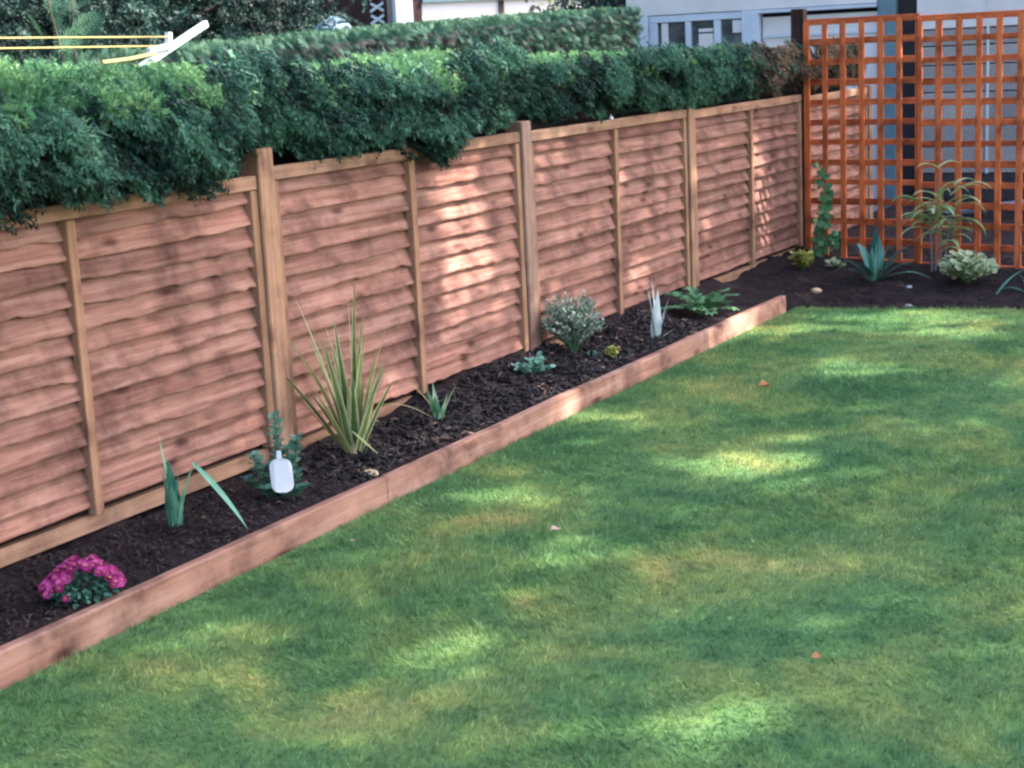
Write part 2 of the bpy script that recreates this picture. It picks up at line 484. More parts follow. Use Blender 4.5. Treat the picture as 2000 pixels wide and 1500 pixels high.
# ------------------------------------------------------------------ fence
PITCH = 1.92
def slat_mesh(y0, y1, z0, z1, seed, n=13):
    mb = MB(); pitch = (z1 - z0) / n
    segs = max(14, int((y1 - y0) / .03))
    r = random.Random(seed)
    for k in range(n + 1):
        zb = z0 + k * pitch - .012 - (.0 if k else -.012); zt = zb + pitch + .034
        if zt > z1 + .01: zt = z1 + .01
        s1 = r.uniform(0, 90); amp = r.choice((.5, .7, .9, 1.1, 2.0)); tone = min(1, max(0, r.gauss(.5, .22)))
        P = np.zeros((segs + 1, 7, 3))
        out = r.uniform(.032, .042)
        for i in range(segs + 1):
            y = y0 + (y1 - y0) * i / segs
            wv = amp * (.0055 * fbm(y, k, 1.3, s1) + .0038 * fbm(y, k, 5.0, s1 + 9) + .0036 * fbm(y, k, 19, s1 + 5))
            bl = .006 * fbm(y, k, 1.1, s1 + 3)
            zl = zb + wv
            h = max(zt - zl, .012)
            xo = -.029 + out + bl * .7                              # lower edge stands proud of the slat below
            nz = .0012 * fbm(y, k, 30, s1 + 2)
            P[i, 0] = (xo - .034, y, zl + .001)
            P[i, 1] = (xo - .001, y, zl)
            P[i, 2] = (xo, y, zl + .0065)
            P[i, 3] = (xo - .011 + nz, y, zl + h * .3)
            P[i, 4] = (xo - .023 - nz, y, zl + h * .55)
            P[i, 5] = (xo - .036, y, zl + h * .8)
            P[i, 6] = (xo - .047, y, zl + h)
        for c0, c1 in ((0, 2), (1, 3), (2, 7)): mb.grid(P[:, c0:c1], tone)      # underside, sawn edge, face
    return mb

def fence_panel(y0, y1, zb, zt, label, seed, mid=True, zt2=None):
    o = thing('lap_fence', label, 'fence panel', (0, (y0 + y1) / 2, zb), 'lapped fence panels along the flower bed')
    if y1 > y0 + .1:
        slat_mesh(y0 + .012, y1 - .012, zb + .035, zt - .01, seed).build('slats', M['slat'], o, True)
    r = random.Random(seed + 50)
    def bt(nm, mat, *a):
        q = MB(); q.box(*a, tone=min(1, max(0, r.gauss(.55, .2))), bev=.003); q.build(nm, mat, o)
    bt('top_rail', M['rail'], -.020, .022, y0, y1, zt - .042, zt + .006)
    bt('bottom_rail', M['rail'], -.048, -.016, y0, y1, zb - .050, zb + .006)
    bt('side_batten', M['batten'], -.022, .020, y0, y0 + .036, zb + .010, zt - .045)
    bt('side_batten', M['batten'], -.022, .020, y1 - .036, y1, zb + .010, zt - .045)
    if mid:
        m_ = (y0 + y1) / 2
        bt('middle_batten', M['batten'], -.012, .024, m_ - .019, m_ + .019, zb + .010, zt - .045)
    bt('dark_backing', M['darkpost'], -.076, -.070, y0, y1, zb - .02, zt - .05)  # dark sheet stands in for the shade in the gap under the slats
    return o
H = 1.165
fence_panel(-2 * PITCH + .046, -PITCH - .046, .165, 1.10, 'fence panel just past the left edge of the photo', 1)
fence_panel(-PITCH + .046, -.046, .165, 1.142, 'leftmost visible fence panel, behind the pink flowers and the low iris', 2)
fence_panel(.046, PITCH - .046, .150, H, 'fence panel behind the tall spiky phormium, with the big bright sun patch', 3)
fence_panel(PITCH + .046, 2 * PITCH - .046, .150, 1.160, 'fence panel behind the round grey shrub and the pale striped iris', 4)
fence_panel(2 * PITCH + .046, 3 * PITCH - .05, .150, 1.148, 'fence panel nearest the orange trellis, ending at the tall dark post', 5)
fence_panel(3 * PITCH + .05, 7.17, .120, 1.130, 'fence panel continuing behind the orange trellis, seen through its squares', 6, mid=False)

def post(y, zt, mat, label, x0=-.055, x1=.034, w_=.044, zb=.02, cap=True, tone=.5):
    mb = MB(); mb.box(x0, x1, y - w_, y + w_, zb, zt, tone=tone, bev=.005)
    o = mb.build('fence_post', mat)
    return tag(o, label, 'fence post', 'square timber fence posts')
post(-PITCH, 1.20, M['post'], 'square fence post just past the left edge of the photo')
post(0, 1.24, M['post'], 'thick tan fence post rising behind the white plant tag', tone=.85)
post(PITCH, 1.215, M['greypost'], 'weathered grey brown fence post beside the round grey shrub', tone=.7)
post(2 * PITCH, 1.172, M['post'], 'tan fence post standing behind the green fern-like plant', tone=.35)
mb = MB(); mb.box(-.05, .036, 3 * PITCH - .042, 3 * PITCH + .042, .0, 1.70, tone=.5, bev=.006)
tag(mb.build('trellis_post', M['darkpost']), 'tall dark brown post between the last fence panel and the orange trellis', 'post')
post(7.22, 1.15, M['greypost'], 'end fence post seen through the orange trellis, nearest the blue door frame')
for y, z in ((-.953, 1.150), (.96, 1.176), (2.88, 1.168)):
    mb = MB(); mb.tube([(-.004, y, z - .012), (-.004, y, z + .012)], [.016, .012], 8); mb.tube([(-.004, y, z + .0125), (-.004, y, z + .022)], [.010, .003], 8)
    lb = {-.953: 'small pale metal clip on the fence top above the low blue green iris', .96: 'small pale metal clip on the fence top above the big sun patch', 2.88: 'small pale metal clip on the fence top over the panel behind the grey shrub'}[y]
    tag(mb.build('metal_clip', plain('zinc', C(.4, .42, .46), C(.6, .62, .66), 20, .45, 0, .4)), lb, 'fence clip', 'metal clips along the fence top')

# ------------------------------------------------------------------ trellis
TA = -.150; TX, TY, TZ = .068, 5.715, .077; S = .1277
ct, st = math.cos(TA), math.sin(TA)
def trellis(i0, ncol, nrow, z0, label, seed):
    r = random.Random(seed)
    base = np.array([TX + i0 * S * ct, TY + i0 * S * st, z0])
    o = bpy.data.objects.new('trellis', None); COL.objects.link(o); o.location = base; o.rotation_euler = (0, 0, TA)
    tag(o, label, 'trellis', 'orange square trellis panels')
    W = ncol * S; Hh = nrow * S
    def part(nm, mat, boxes):
        mb = MB()
        for bx in boxes: mb.box(*bx, tone=min(1, max(0, r.gauss(.5, .2))), bev=.002)
        me_o = mb.build(nm, mat); me_o.parent = o
    hw = .0195
    part('upright', M['trellis_v'], [(-hw - .002, hw, -.026, -.010, 0, Hh)])
    part('upright', M['trellis_v'], [(W - hw, W - .001, -.026, -.010, 0, Hh)])
    part('top_bar', M['trellis_h'], [(-hw - .002, W - .001, -.009, .008, Hh - hw, Hh + hw)])
    part('bottom_bar', M['trellis_h'], [(-hw - .002, W - .001, -.009, .008, -hw, hw)])
    part('vertical_slats', M['trellis_v'], [(i * S - hw + r.uniform(-.003, .003), i * S + hw + r.uniform(-.003, .003), -.024 - r.uniform(0, .001), -.010, -.03 if r.random() < .5 else 0, Hh) for i in range(1, ncol)])
    part('cross_slats', M['trellis_h'], [(-hw, W - .002, -.009, .006, j * S - hw + r.uniform(-.003, .003), j * S + hw + r.uniform(-.003, .003)) for j in range(1, nrow)])
    return o
trellis(0, 6, 12, TZ, 'narrow orange trellis panel fixed beside the tall dark post', 3)
trellis(6.04, 12, 12, TZ - .012, 'orange trellis panel on the right, behind the bamboo and the variegated shrub', 9)

# ------------------------------------------------------------------ hedges
M['conifer'] = foliage('conifer_green', C(.009, .028, .022), C(.026, .078, .056), C(.075, .185, .120), 5.0, .2, .6)
M['conifer_top'] = foliage('conifer_lit_green', C(.055, .160, .075), C(.115, .27, .12), C(.21, .38, .16), 5.0, .3, .55)  # lighter copy of the hedge green, standing for sunlight on the top
M['conifer_mid'] = foliage('conifer_mid_green', C(.020, .065, .042), C(.045, .125, .072), C(.09, .20, .105), 5.0, .22, .55)
M['conifer_dark'] = foliage('conifer_dark_green', C(.007, .020, .020), C(.016, .042, .038), C(.036, .085, .066), 2.5, .15, .6)
M['conifer_brown'] = foliage('conifer_dead_brown', C(.045, .035, .03), C(.10, .075, .055), C(.19, .125, .085), 6.0, .15, .7)
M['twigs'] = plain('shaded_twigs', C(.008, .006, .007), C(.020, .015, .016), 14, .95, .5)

def prof(u, zt, zb, xo):
    """hedge cross-section, u from 0 (foot of the visible face) to 1 (back of the top); returns x, z, outward normal"""
    k = np.array([0, .2, .38, .56, .68, .84, 1.0])
    x = xo + np.interp(u, k, [-.02, .055, .04, -.03, -.16, -.5, -.95])
    z = np.where(u < .45, zb + np.interp(u, k[:3], [0, .12, .25]), zt + np.interp(u, k[3:], [-.06, 0, .02, .01]))
    m_ = (u > .38) & (u < .56)
    z = np.where(m_, (zb + .25) + (zt - .06 - zb - .25) * (u - .38) / .18, z)
    nx = np.interp(u, k, [.8, 1, 1, .8, .35, 0, 0]); nz = np.interp(u, k, [-.3, -.1, .15, .6, .95, 1, 1])
    return x, z, nx, nz

def scatter_sprays(name, mat, P, R, S, tone, parent):
    """one foliage mesh grown from four spray shapes in turn"""
    nf = len(SPRAYS[0][1]); n = len(P); nv = len(SPRAYS[0][0])
    o = scatter(name, mat, SPRAYS[0][0], SPRAYS[0][1], P, R, S, tone, parent)
    k = rng.integers(0, 4, n)
    T = np.stack([a for a, f in SPRAYS])[k] * S[:, None, None]
    V = np.einsum('mij,mnj->mni', R, T) + P[:, None, :] - np.array(parent.location)[None, None]
    o.data.vertices.foreach_set('co', V.astype(np.float32).ravel()); o.data.update()
    return o

def hedge(name, label, y0, y1, ztf, zbf, xof, n, brown=None, size=(.10, .19), seed=0, core=True, cat='hedge'):
    o = thing(name, label, cat, (-.5, (y0 + y1) / 2, -.05), 'conifer hedge plants behind the fence')
    y = rng.uniform(y0, y1, n); u = rng.beta(1.05, 1.25, n)
    zt = np.array([ztf(a) for a in y]); zb = np.array([zbf(a) for a in y]); xo = np.array([xof(a) for a in y])
    x, z, nx, nz = prof(u, zt, zb, xo)
    clump = np.array([fbm(a, c_, 4.2, 11 + seed) for a, c_ in zip(y, z * 1.2 + u)])
    x = x + nx * clump * .055; z = z + nz * clump * .025
    ey = np.minimum(y - y0, y1 - y); en = np.where(y - y0 < y1 - y, -1.0, 1.0) * np.exp(-ey / .12)
    x = x - .10 * np.exp(-ey / .10) * (nx > .5)
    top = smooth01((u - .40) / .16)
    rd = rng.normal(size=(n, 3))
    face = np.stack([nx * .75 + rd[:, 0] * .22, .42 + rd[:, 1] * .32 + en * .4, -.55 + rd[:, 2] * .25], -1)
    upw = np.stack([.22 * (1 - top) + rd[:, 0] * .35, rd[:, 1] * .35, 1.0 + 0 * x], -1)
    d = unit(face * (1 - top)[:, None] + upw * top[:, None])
    nn = np.stack([nx * .6 + rd[:, 1] * .35, rd[:, 2] * .35, .9 + 0 * x], -1) * (1 - top)[:, None] + rdir(n) * top[:, None]
    sz = (size[0] * .6 + (size[1] * 1.15 - size[0] * .6) * rng.random(n) ** 1.5) * (1 - .35 * top)
    big = np.array([fbm(a, c_, 2.2, 31 + seed) for a, c_ in zip(y, z * 1.5)])
    gap = (rng.random(n) < smooth01((-clump - big * .6 + .05) / .4) * .9) & (top < .5)
    P = np.stack([x, y, z], -1) - d * (sz * (.72 - .1 * top))[:, None] + np.stack([np.zeros(n), np.zeros(n), .05 * (1 - top)], -1)
    R = basis(d, nn)
    isb = rng.random(n) < .012 if brown is None else rng.random(n) < np.array([brown(a) for a in y])
    tn = np.clip(.42 + clump * .9 + rng.normal(0, .16, n), 0, 1)
    y, P, R, sz, tn, top = y[~gap], P[~gap], R[~gap], sz[~gap], tn[~gap], top[~gap]; n = len(y)
    isb = rng.random(n) < .012 if brown is None else rng.random(n) < np.array([brown(a) for a in y])
    sz = np.where(isb & (brown is None), sz * .6, sz)
    fresh = (rng.random(n) < np.clip(top * 1.3, 0, 1)) & ~isb  # sprays on the top that take the sunlit green
    for nm, msk, mat in (('foliage', ~isb & ~fresh, M['conifer']), ('lit_top_foliage', fresh, M['conifer_top']), ('brown_foliage', isb, M['conifer_brown'])):
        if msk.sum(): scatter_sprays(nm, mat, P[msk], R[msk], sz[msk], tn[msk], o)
    # solid core coloured dark for the shade inside, so nothing shows through
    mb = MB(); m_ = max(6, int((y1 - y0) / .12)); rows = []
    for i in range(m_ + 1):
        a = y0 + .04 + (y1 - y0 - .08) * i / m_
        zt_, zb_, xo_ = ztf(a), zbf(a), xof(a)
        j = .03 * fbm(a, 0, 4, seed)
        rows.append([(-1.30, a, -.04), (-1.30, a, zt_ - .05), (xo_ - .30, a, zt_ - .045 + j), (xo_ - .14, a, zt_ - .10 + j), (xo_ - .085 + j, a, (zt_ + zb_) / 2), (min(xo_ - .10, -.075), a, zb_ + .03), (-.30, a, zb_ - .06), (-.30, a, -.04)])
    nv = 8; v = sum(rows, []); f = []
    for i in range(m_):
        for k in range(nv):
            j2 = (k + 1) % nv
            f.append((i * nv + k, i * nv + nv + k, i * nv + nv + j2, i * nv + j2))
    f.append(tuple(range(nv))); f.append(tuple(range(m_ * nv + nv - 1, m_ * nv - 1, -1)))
    mb.add(v, f); mb.build('shaded_core', M['twigs'], o)
    # a few trunks inside
    for k in range(max(1, int((y1 - y0) / 1.2))):
        yy = y0 + (k + .5) * (y1 - y0) / max(1, int((y1 - y0) / 1.2))
        q = MB(); q.tube([(-1.36, yy, -.08), (-1.36, yy, .5), (-1.34, yy, 1.2)], [.05, .04, .02], 7); q.build('trunk', M['twigs'], o)
    return o

hedge('conifer_hedge', 'dark green conifer hedge hanging over the left fence panels, its top coloured a lighter green as if sunlit', -3.6, 2.02,
      lambda a: float(np.interp(a, [-4, -1.2, -.4, .4, 1.0, 1.6, 2.1], [1.56, 1.54, 1.50, 1.462, 1.455, 1.475, 1.49])),
      lambda a: float(np.interp(a, [-4, -1.2, -.6, -.28, -.12, .1, .3, .7, 1.0, 1.12, 1.4, 1.9, 2.1], [1.105, 1.085, 1.075, 1.105, 1.18, 1.22, 1.15, 1.145, 1.09, 1.06, 1.17, 1.23, 1.24])),
      lambda a: float(np.interp(a, [-4, -1, -.35, -.1, .15, .9, 1.1, 1.5, 2.1], [.145, .14, .12, .0, .0, .06, .11, .05, .02])) , 16000, size=(.085, .19), seed=1)
hedge('conifer_hedge', 'right conifer hedge with a brown dead end beside the dark post', 2.10, 7.35,
      lambda a: 1.468 - .012 * (a - 2.1) - .10 * float(smooth01((a - 5.5) / .8)),
      lambda a: float(np.interp(a, [2, 2.2, 2.5, 5.8, 7.4], [1.10, 1.11, 1.155, 1.145, 1.13])),
      lambda a: float(np.interp(a, [2.1, 2.4, 3, 5.8, 7.4], [.0, .05, .045, -.01, -.06])), 15000,
      brown=lambda a: .93 * float(smooth01((a - 4.55) / .75)), size=(.075, .145), seed=7)

# second clipped hedge, further into the neighbour's garden
def back_hedge():
    o = thing('clipped_hedge', 'flat topped clipped hedge across the neighbouring garden, below the white outbuilding', 'hedge', (-3.0, 5.6, -.05))
    n = 15000
    y = rng.uniform(2.2, 8.6, n); u = rng.random(n)
    zt = 1.60 + (y - 2.2) * .036
    rnd = rng.normal(size=(n, 3))
    top = u > .5
    x = np.where(top, -2.5 - rng.random(n) * 1.3, -2.42 + rnd[:, 0] * .03)
    z = np.where(top, zt + rnd[:, 1] * .012, zt - rng.random(n) * 1.0)
    end = rng.random(n) < .10
    y = np.where(end, 8.62, y); x = np.where(end, -2.45 - rng.random(n) * .9, x); z = np.where(end, 1.83 - rng.random(n) * .7, z)
    d = np.where(top[:, None], np.stack([rnd[:, 0] * .3, rnd[:, 1] * .3, 1 + 0 * x], -1), np.stack([.8 + 0 * x, rnd[:, 1] * .4, -.1 + rnd[:, 2] * .4], -1))
    sz = rng.uniform(.06, .11, n)
    P = np.stack([x, y, z], -1) - unit(d) * (sz * .8)[:, None]
    R = basis(d, rdir(n) + np.array([.3, 0, .6]))
    tn = np.clip(rng.normal(.5, .2, n), 0, 1)
    scatter('foliage', M['conifer'], SPRAY_V, SPRAY_F, P[~top], R[~top], sz[~top], tn[~top], o)
    scatter('lit_top_foliage', M['conifer_mid'], SPRAY_V, SPRAY_F, P[top], R[top], sz[top], tn[top], o)  # top sprays in a lighter green for the light on them
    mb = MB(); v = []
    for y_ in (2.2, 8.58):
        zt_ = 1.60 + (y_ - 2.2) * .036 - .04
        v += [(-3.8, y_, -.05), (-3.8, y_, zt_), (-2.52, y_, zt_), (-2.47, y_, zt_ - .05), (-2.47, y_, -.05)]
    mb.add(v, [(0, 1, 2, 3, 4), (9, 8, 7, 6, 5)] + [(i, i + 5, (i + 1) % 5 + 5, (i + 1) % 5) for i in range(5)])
    mb.build('shaded_core', M['twigs'], o)  # solid dark body for the shade inside this hedge
back_hedge()

# ------------------------------------------------------------------ trees and bushes behind
M['dark_leaf'] = foliage('dark_evergreen_leaf', C(.008, .020, .022), C(.014, .034, .034), C(.032, .070, .056), 2.5, .2, .5)
M['olive_leaf'] = foliage('olive_leaf', C(.035, .05, .022), C(.075, .095, .045), C(.15, .16, .08), 4, .25, .6)
M['bright_leaf'] = foliage('bright_spray_leaf', C(.03, .10, .055), C(.06, .18, .09), C(.13, .27, .12), 4, .3, .6)
M['bark'+'_wood'] = plain('tree_bark', C(.05, .04, .03), C(.11, .085, .065), 20, .9, .6)

def tree(name, label, cat, x, y, h, rx, ry, zc, rz, nclump, nleaf, ls, mat, group=None, clr=.42, seed=0):
    o = thing(name, label, cat, (x, y, -.05), group)
    r = np.random.default_rng(seed + 100)
    cc = unit(r.normal(size=(nclump, 3))) * (r.random((nclump, 1)) ** .45)
    cc = cc * np.array([rx, ry, rz]) + np.array([x, y, zc])
    q = MB()
    q.tube([(x, y, -.08), (x + .04, y, zc * .4), (x + .02, y + .05, zc), (x, y, zc + rz * .7)], [h * .03 + .03, h * .025 + .02, h * .015 + .012, .01], 8)
    q.build('trunk', M['bark_wood'], o)
    q = MB()
    for p in cc[:: max(1, nclump // 22)]:
        s0 = np.array([x + .02, y, min(p[2] - .1, zc * .55 + rz * .1 * r.random())])
        mid = (s0 + p) / 2 + np.array([0, 0, .1 * rz])
        q.tube([s0, mid, p], [.03 + h * .006, .02 + h * .003, .006], 5)
    q.build('branches', M['bark_wood'], o)
    k = nleaf // nclump
    P = (cc[:, None, :] + r.normal(size=(nclump, k, 3)) * (clr * np.array([rx, ry, rz]) * .55)).reshape(-1, 3)
    P = P[P[:, 2] > .15]
    n = len(P); d = unit(r.normal(size=(n, 3)) + np.array([0, 0, -.35]))
    tn = np.clip(np.repeat(r.normal(.5, .22, nclump), k)[:n] + r.normal(0, .15, n), 0, 1)
    R = basis(d, r.normal(size=(n, 3)) + np.array([.3, .1, .8]))
    if mat is M['conifer_dark']: scatter_sprays('foliage', mat, P, R, r.uniform(.6, 1.3, n) * ls, tn, o)
    else: scatter('foliage', mat, LEAF_V, LEAF_F, P, R, r.uniform(.7, 1.3, n) * ls, tn, o)
    return o

tree('evergreen_tree', 'dark dense evergreen in the far left corner, behind the yellow cords', 'tree', -4.4, 1.6, 4.0, 1.3, 1.9, 2.0, 1.7, 90, 13000, .20, M['conifer_dark'], 'dark evergreens behind the hedge', seed=1)
tree('evergreen_tree', 'dark dense evergreen above the tip of the slanting white bar, left of the blue cover', 'tree', -5.2, 5.0, 4.2, 1.3, 1.7, 2.0, 1.7, 90, 12000, .20, M['conifer_dark'], 'dark evergreens behind the hedge', seed=2)
tree('olive_bush', 'loose olive green bush right of the white outbuilding', 'bush', -4.55, 13.0, 3.0, .85, 1.0, 1.6, 1.1, 40, 5000, .10, M['olive_leaf'], seed=3)
tree('dark_bush', 'dark green bush beside the white window post', 'bush', -3.5, 9.9, 2.6, .40, .5, 1.55, .75, 24, 4000, .06, M['dark_leaf'], seed=4)
tree('distant_tree', 'tall olive tree far behind the white outbuilding', 'tree', -9.0, 22, 7, 4.5, 3, 3, 3.4, 90, 14000, .25, M['olive_leaf'], seed=5)
tree('distant_tree', 'tall dark tree far behind on the left', 'tree', -14.0, 14, 7, 4, 4, 3.8, 3.4, 60, 6000, .25, M['dark_leaf'], seed=6)

# light green sprigs rising at the far left
o = thing('leafy_shrub', 'light green shoots rising above the hedge at the far left', 'shrub', (-.95, .1, 1.2))
q = MB(); Ps = []; Ds = []
for k in range(4):
    a = rng.uniform(-.5, .5); x0, y0 = -.95 + rng.uniform(-.2, .2), rng.uniform(-.42, .55)
    pts = [(x0, y0, 1.25), (x0 + .03, y0 + a * .2, 1.55), (x0 + .06, y0 + a * .5, rng.uniform(1.72, 2.05))]
    q.tube(pts, [.006, .005, .002], 5)
    for j in range(16):
        tt = .25 + .75 * j / 16
        p = np.array(pts[0]) * (1 - tt) + np.array(pts[2]) * tt
        Ps.append(p + rng.normal(size=3) * .02); Ds.append(np.array([rng.normal() * .5, rng.normal() * .8, .6]))
q.build('stems', M['bark_wood'], o)
Ps = np.array(Ps); n = len(Ps)
scatter('foliage', M['conifer_mid'], SPRAY_V, SPRAY_F, Ps, basis(np.array(Ds), rdir(n)), rng.uniform(.10, .18, n), None, o)

# yellow cords and the slanting white bar over the hedge
M['white_paint'] = plain('white_paint', C(.48, .53, .62), C(.60, .63, .70), 6, .5)
def bar_between(mb, a, b_, w_, h_):
    a = np.array(a, float); b_ = np.array(b_, float); d = unit(b_ - a); s_ = unit(np.cross(d, [0, 0, 1])); u_ = np.cross(s_, d)
    v = [p + s_ * i * w_ / 2 + u_ * j * h_ / 2 for p in (a, b_) for i, j in ((-1, -1), (1, -1), (1, 1), (-1, 1))]
    mb.add(v, [(0, 1, 2, 3), (7, 6, 5, 4), (0, 4, 5, 1), (1, 5, 6, 2), (2, 6, 7, 3), (3, 7, 4, 0)])
o = thing('slanted_bar', 'white slanting bar with a small bracket sticking up over the hedge top', 'bar', (-.62, 0, 1.5))
mb = MB(); bar_between(mb, (-.62, .13, 1.535), (-.62, .535, 1.692), .02, .024); mb.build('bar', M['white_paint'], o)
mb = MB(); bar_between(mb, (-.605, .285, 1.60), (-.605, .292, 1.662), .02, .020); bar_between(mb, (-.605, .17, 1.598), (-.605, .285, 1.612), .02, .018); mb.build('bracket', M['white_paint'], o)
M['yellow'] = plain('yellow_cord', C(.32, .24, .06), C(.46, .36, .12), 10, .5)
for (a, b_, lb) in (((-.6, -2.6, 1.69), (-.6, .285, 1.645), 'upper yellow cord stretched from the white bar along the hedge top'),
                    ((-.6, -2.6, 1.655), (-.6, .23, 1.612), 'lower yellow cord stretched from the white bar along the hedge top'),
                    ((-.55, -.14, 1.560), (-.56, .16, 1.585), 'short loose end of yellow cord lying on the hedge below the white bar')):
    mb = MB(); mid = ((a[0] + b_[0]) / 2, (a[1] + b_[1]) / 2, (a[2] + b_[2]) / 2 - .004)
    mb.tube([a, mid, b_], .0034 if 'loose' not in lb else .008, 6)
    tag(mb.build('cord', M['yellow']), lb, 'cord', 'yellow cords over the hedge')

# ------------------------------------------------------------------ outbuildings
M['garage_wall'] = None
mm, t, b = new_mat('pebbledash_concrete')
v = coords(t)
n1 = noise(t, v, 70, 4, .7); n2 = noise(t, v, 1.7, 4)
c = ramp(t, n1, [(.3, C(.19, .175, .165)), (.5, C(.36, .325, .305)), (.72, C(.52, .47, .44))])
c = mix(t, c, ramp(t, n2, [(.3, C(.82, .82, .84)), (.7, C(1.1, 1.1, 1.1))]), 1.0, 'MULTIPLY')
c = mix(t, c, ramp(t, attr(t)[0], [(0, C(.80, .80, .82)), (1, C(1.18, 1.17, 1.16))]), 1.0, 'MULTIPLY')
t.links.new(c, b.inputs['Base Color']); b.inputs['Roughness'].default_value = .95
bump(t, b, n1, .5, .008)
M['garage_wall'] = mm
M['pale_panel'] = plain('pale_painted_panel', C(.60, .55, .54), C(.72, .66, .65), 3, .7)
M['blue_paint'] = plain('faded_blue_paint', C(.09, .155, .19), C(.14, .22, .26), 5, .6)
M['dark_inside'] = plain('dark_interior', C(.012, .010, .014), C(.03, .025, .03), 3, .9)
M['dark_base'] = plain('dark_rough_base', C(.03, .024, .028), C(.06, .045, .05), 12, .95, .4)
M['felt'] = plain('roofing_felt', C(.05, .05, .055), C(.09, .09, .095), 10, .95, .3)
mg, t, b = new_mat('window_glass')
b.inputs['Base Color'].default_value = C(.10, .11, .13); b.inputs['Roughness'].default_value = .08; b.inputs['Specular IOR Level'].default_value = .7
n1 = noise(t, coords(t), 4.0, 3); t.links.new(ramp(t, n1, [(.4, C(.05, .055, .06)), (.7, C(.16, .16, .18))]), b.inputs['Base Color'])  # pale and dark mottling coloured in for reflections and the dim inside
M['glass'] = mg

o = thing('garage', 'pale concrete garage with white framed window and blue doorway, behind the orange trellis', 'garage', (0, 10.5, -.05))
Y = 9.5
def P_(nm, mat, *bx, par=None, bev=0.0):
    mb = MB(); mb.box(*bx, bev=bev); return mb.build(nm, mat, par or o)
# right-hand concrete wall, cast in panels with grooved courses
mb = MB(); mu = MB(); zc = [.30, .53, .76, .99, 1.22, 1.38, 1.52, 1.62, 1.90, 2.3]
xc = [-.255, .355, .96, 1.57, 2.18, 2.79, 3.4]
for i in range(len(xc) - 1):
    for j in range(len(zc) - 1):
        (mu if zc[j] >= 1.51 else mb).box(xc[i] + .006, xc[i + 1] - .006, Y + (0 if zc[j] != 1.52 else -.012), Y + .06, zc[j] + .005, zc[j + 1] - .005, tone=random.random(), bev=.004)
mb.build('concrete_wall', M['garage_wall'], o)
mu.build('lit_upper_wall', M['pale_panel'], o)  # upper courses in a paler material for the light falling there
P_('wall_backing', M['dark_base'], -.25, 3.38, Y + .07, Y + .12, .0, 2.28)
P_('dark_base', M['dark_base'], -.26, 3.4, Y - .01, Y + .05, -.04, .295)  # darker band along the foot of the wall
P_('vertical_joint', M['pale_panel'], .345, .365, Y - .018, Y - .001, .30, 2.28)
# doorway
P_('door_frame', M['blue_paint'], -.585, -.425, Y - .03, Y + .08, -.03, 2.1, bev=.006)
P_('doorway', M['dark_inside'], -.424, -.262, Y + .05, Y + .09, -.03, 2.1)
# left part: pale panels, white posts, windows
P_('left_wall', M['pale_panel'], -1.64, -.588, Y + .012, Y + .07, -.04, 1.70)
P_('panel_strip', M['white_paint'], -1.64, -.588, Y - .004, Y + .010, 1.52, 1.545)
P_('fascia', M['white_paint'], -1.66, -.588, Y - .06, Y + .05, 1.735, 1.765, bev=.004)
P_('fascia_board', M['pale_panel'], -2.96, -.588, Y - .03, Y + .05, 1.772, 2.1)
P_('white_post', M['white_paint'], -2.925, -2.745, Y - .05, Y + .07, -.04, 1.768, bev=.006)
P_('white_post', M['white_paint'], -1.82, -1.655, Y - .05, Y + .07, -.04, 1.768, bev=.006)
wf = MB()
wf.box(-2.74, -2.66, Y - .02, Y + .04, 1.2, 1.70, bev=.004); wf.box(-2.38, -2.325, Y - .02, Y + .04, 1.2, 1.70, bev=.004)
wf.box(-2.10, -2.035, Y - .02, Y + .04, 1.2, 1.70, bev=.004); wf.box(-2.74, -1.822, Y - .022, Y + .038, 1.702, 1.765, bev=.004)
wf.box(-2.655, -2.385, Y - .018, Y + .036, 1.14, 1.198, bev=.004); wf.box(-2.32, -2.105, Y - .018, Y + .036, 1.14, 1.198, bev=.004)
wfo = wf.build('window_frame', M['white_paint'], o)
wn = MB(); wn.box(-2.659, -2.381, Y + .01, Y + .018, 1.2, 1.70); wn.box(-2.324, -2.101, Y + .01, Y + .018, 1.2, 1.70); wn.box(-2.034, -1.822, Y + .01, Y + .018, 1.2, 1.70)
wn.build('pane', M['glass'], wfo)
bl = MB(); bl.box(-2.25, -2.11, Y - .012, Y + .004, 1.60, 1.63); bl.box(-2.25, -2.11, Y - .012, Y + .004, 1.53, 1.585); bl.box(-2.25, -2.11, Y - .012, Y + .004, 1.44, 1.53)
bl.build('pale_bars', M['pale_panel'], wfo)  # pale boxes set just before the pane
P_('pale_strip', M['pale_panel'], -2.62, -2.555, Y - .010, Y + .004, 1.2, 1.695, par=wfo)  # narrow pale box in front of the pane
P_('pale_strip', M['pale_panel'], -1.92, -1.83, Y - .010, Y + .004, 1.58, 1.69, par=wfo)
P_('lower_wall', M['pale_panel'], -2.74, -1.822, Y + .012, Y + .06, -.04, 1.135)
P_('back_structure', M['dark_base'], -2.9, 3.35, Y + .5, Y + 3.4, -.04, 2.25)
P_('roof', M['felt'], -3.0, 3.5, Y - .10, Y + 3.6, 2.305, 2.39)
# things on the ground beyond the trellis
mb = MB(); mb.tube([(.2, 8.35, .06), (.75, 8.2, .16), (1.5, 8.0, .27)], .03, 8)
tag(mb.build('grey_pipe', plain('grey_plastic', C(.16, .18, .22), C(.25, .27, .31), 8, .5)), 'grey pipe lying on the dark ground behind the right trellis', 'pipe')

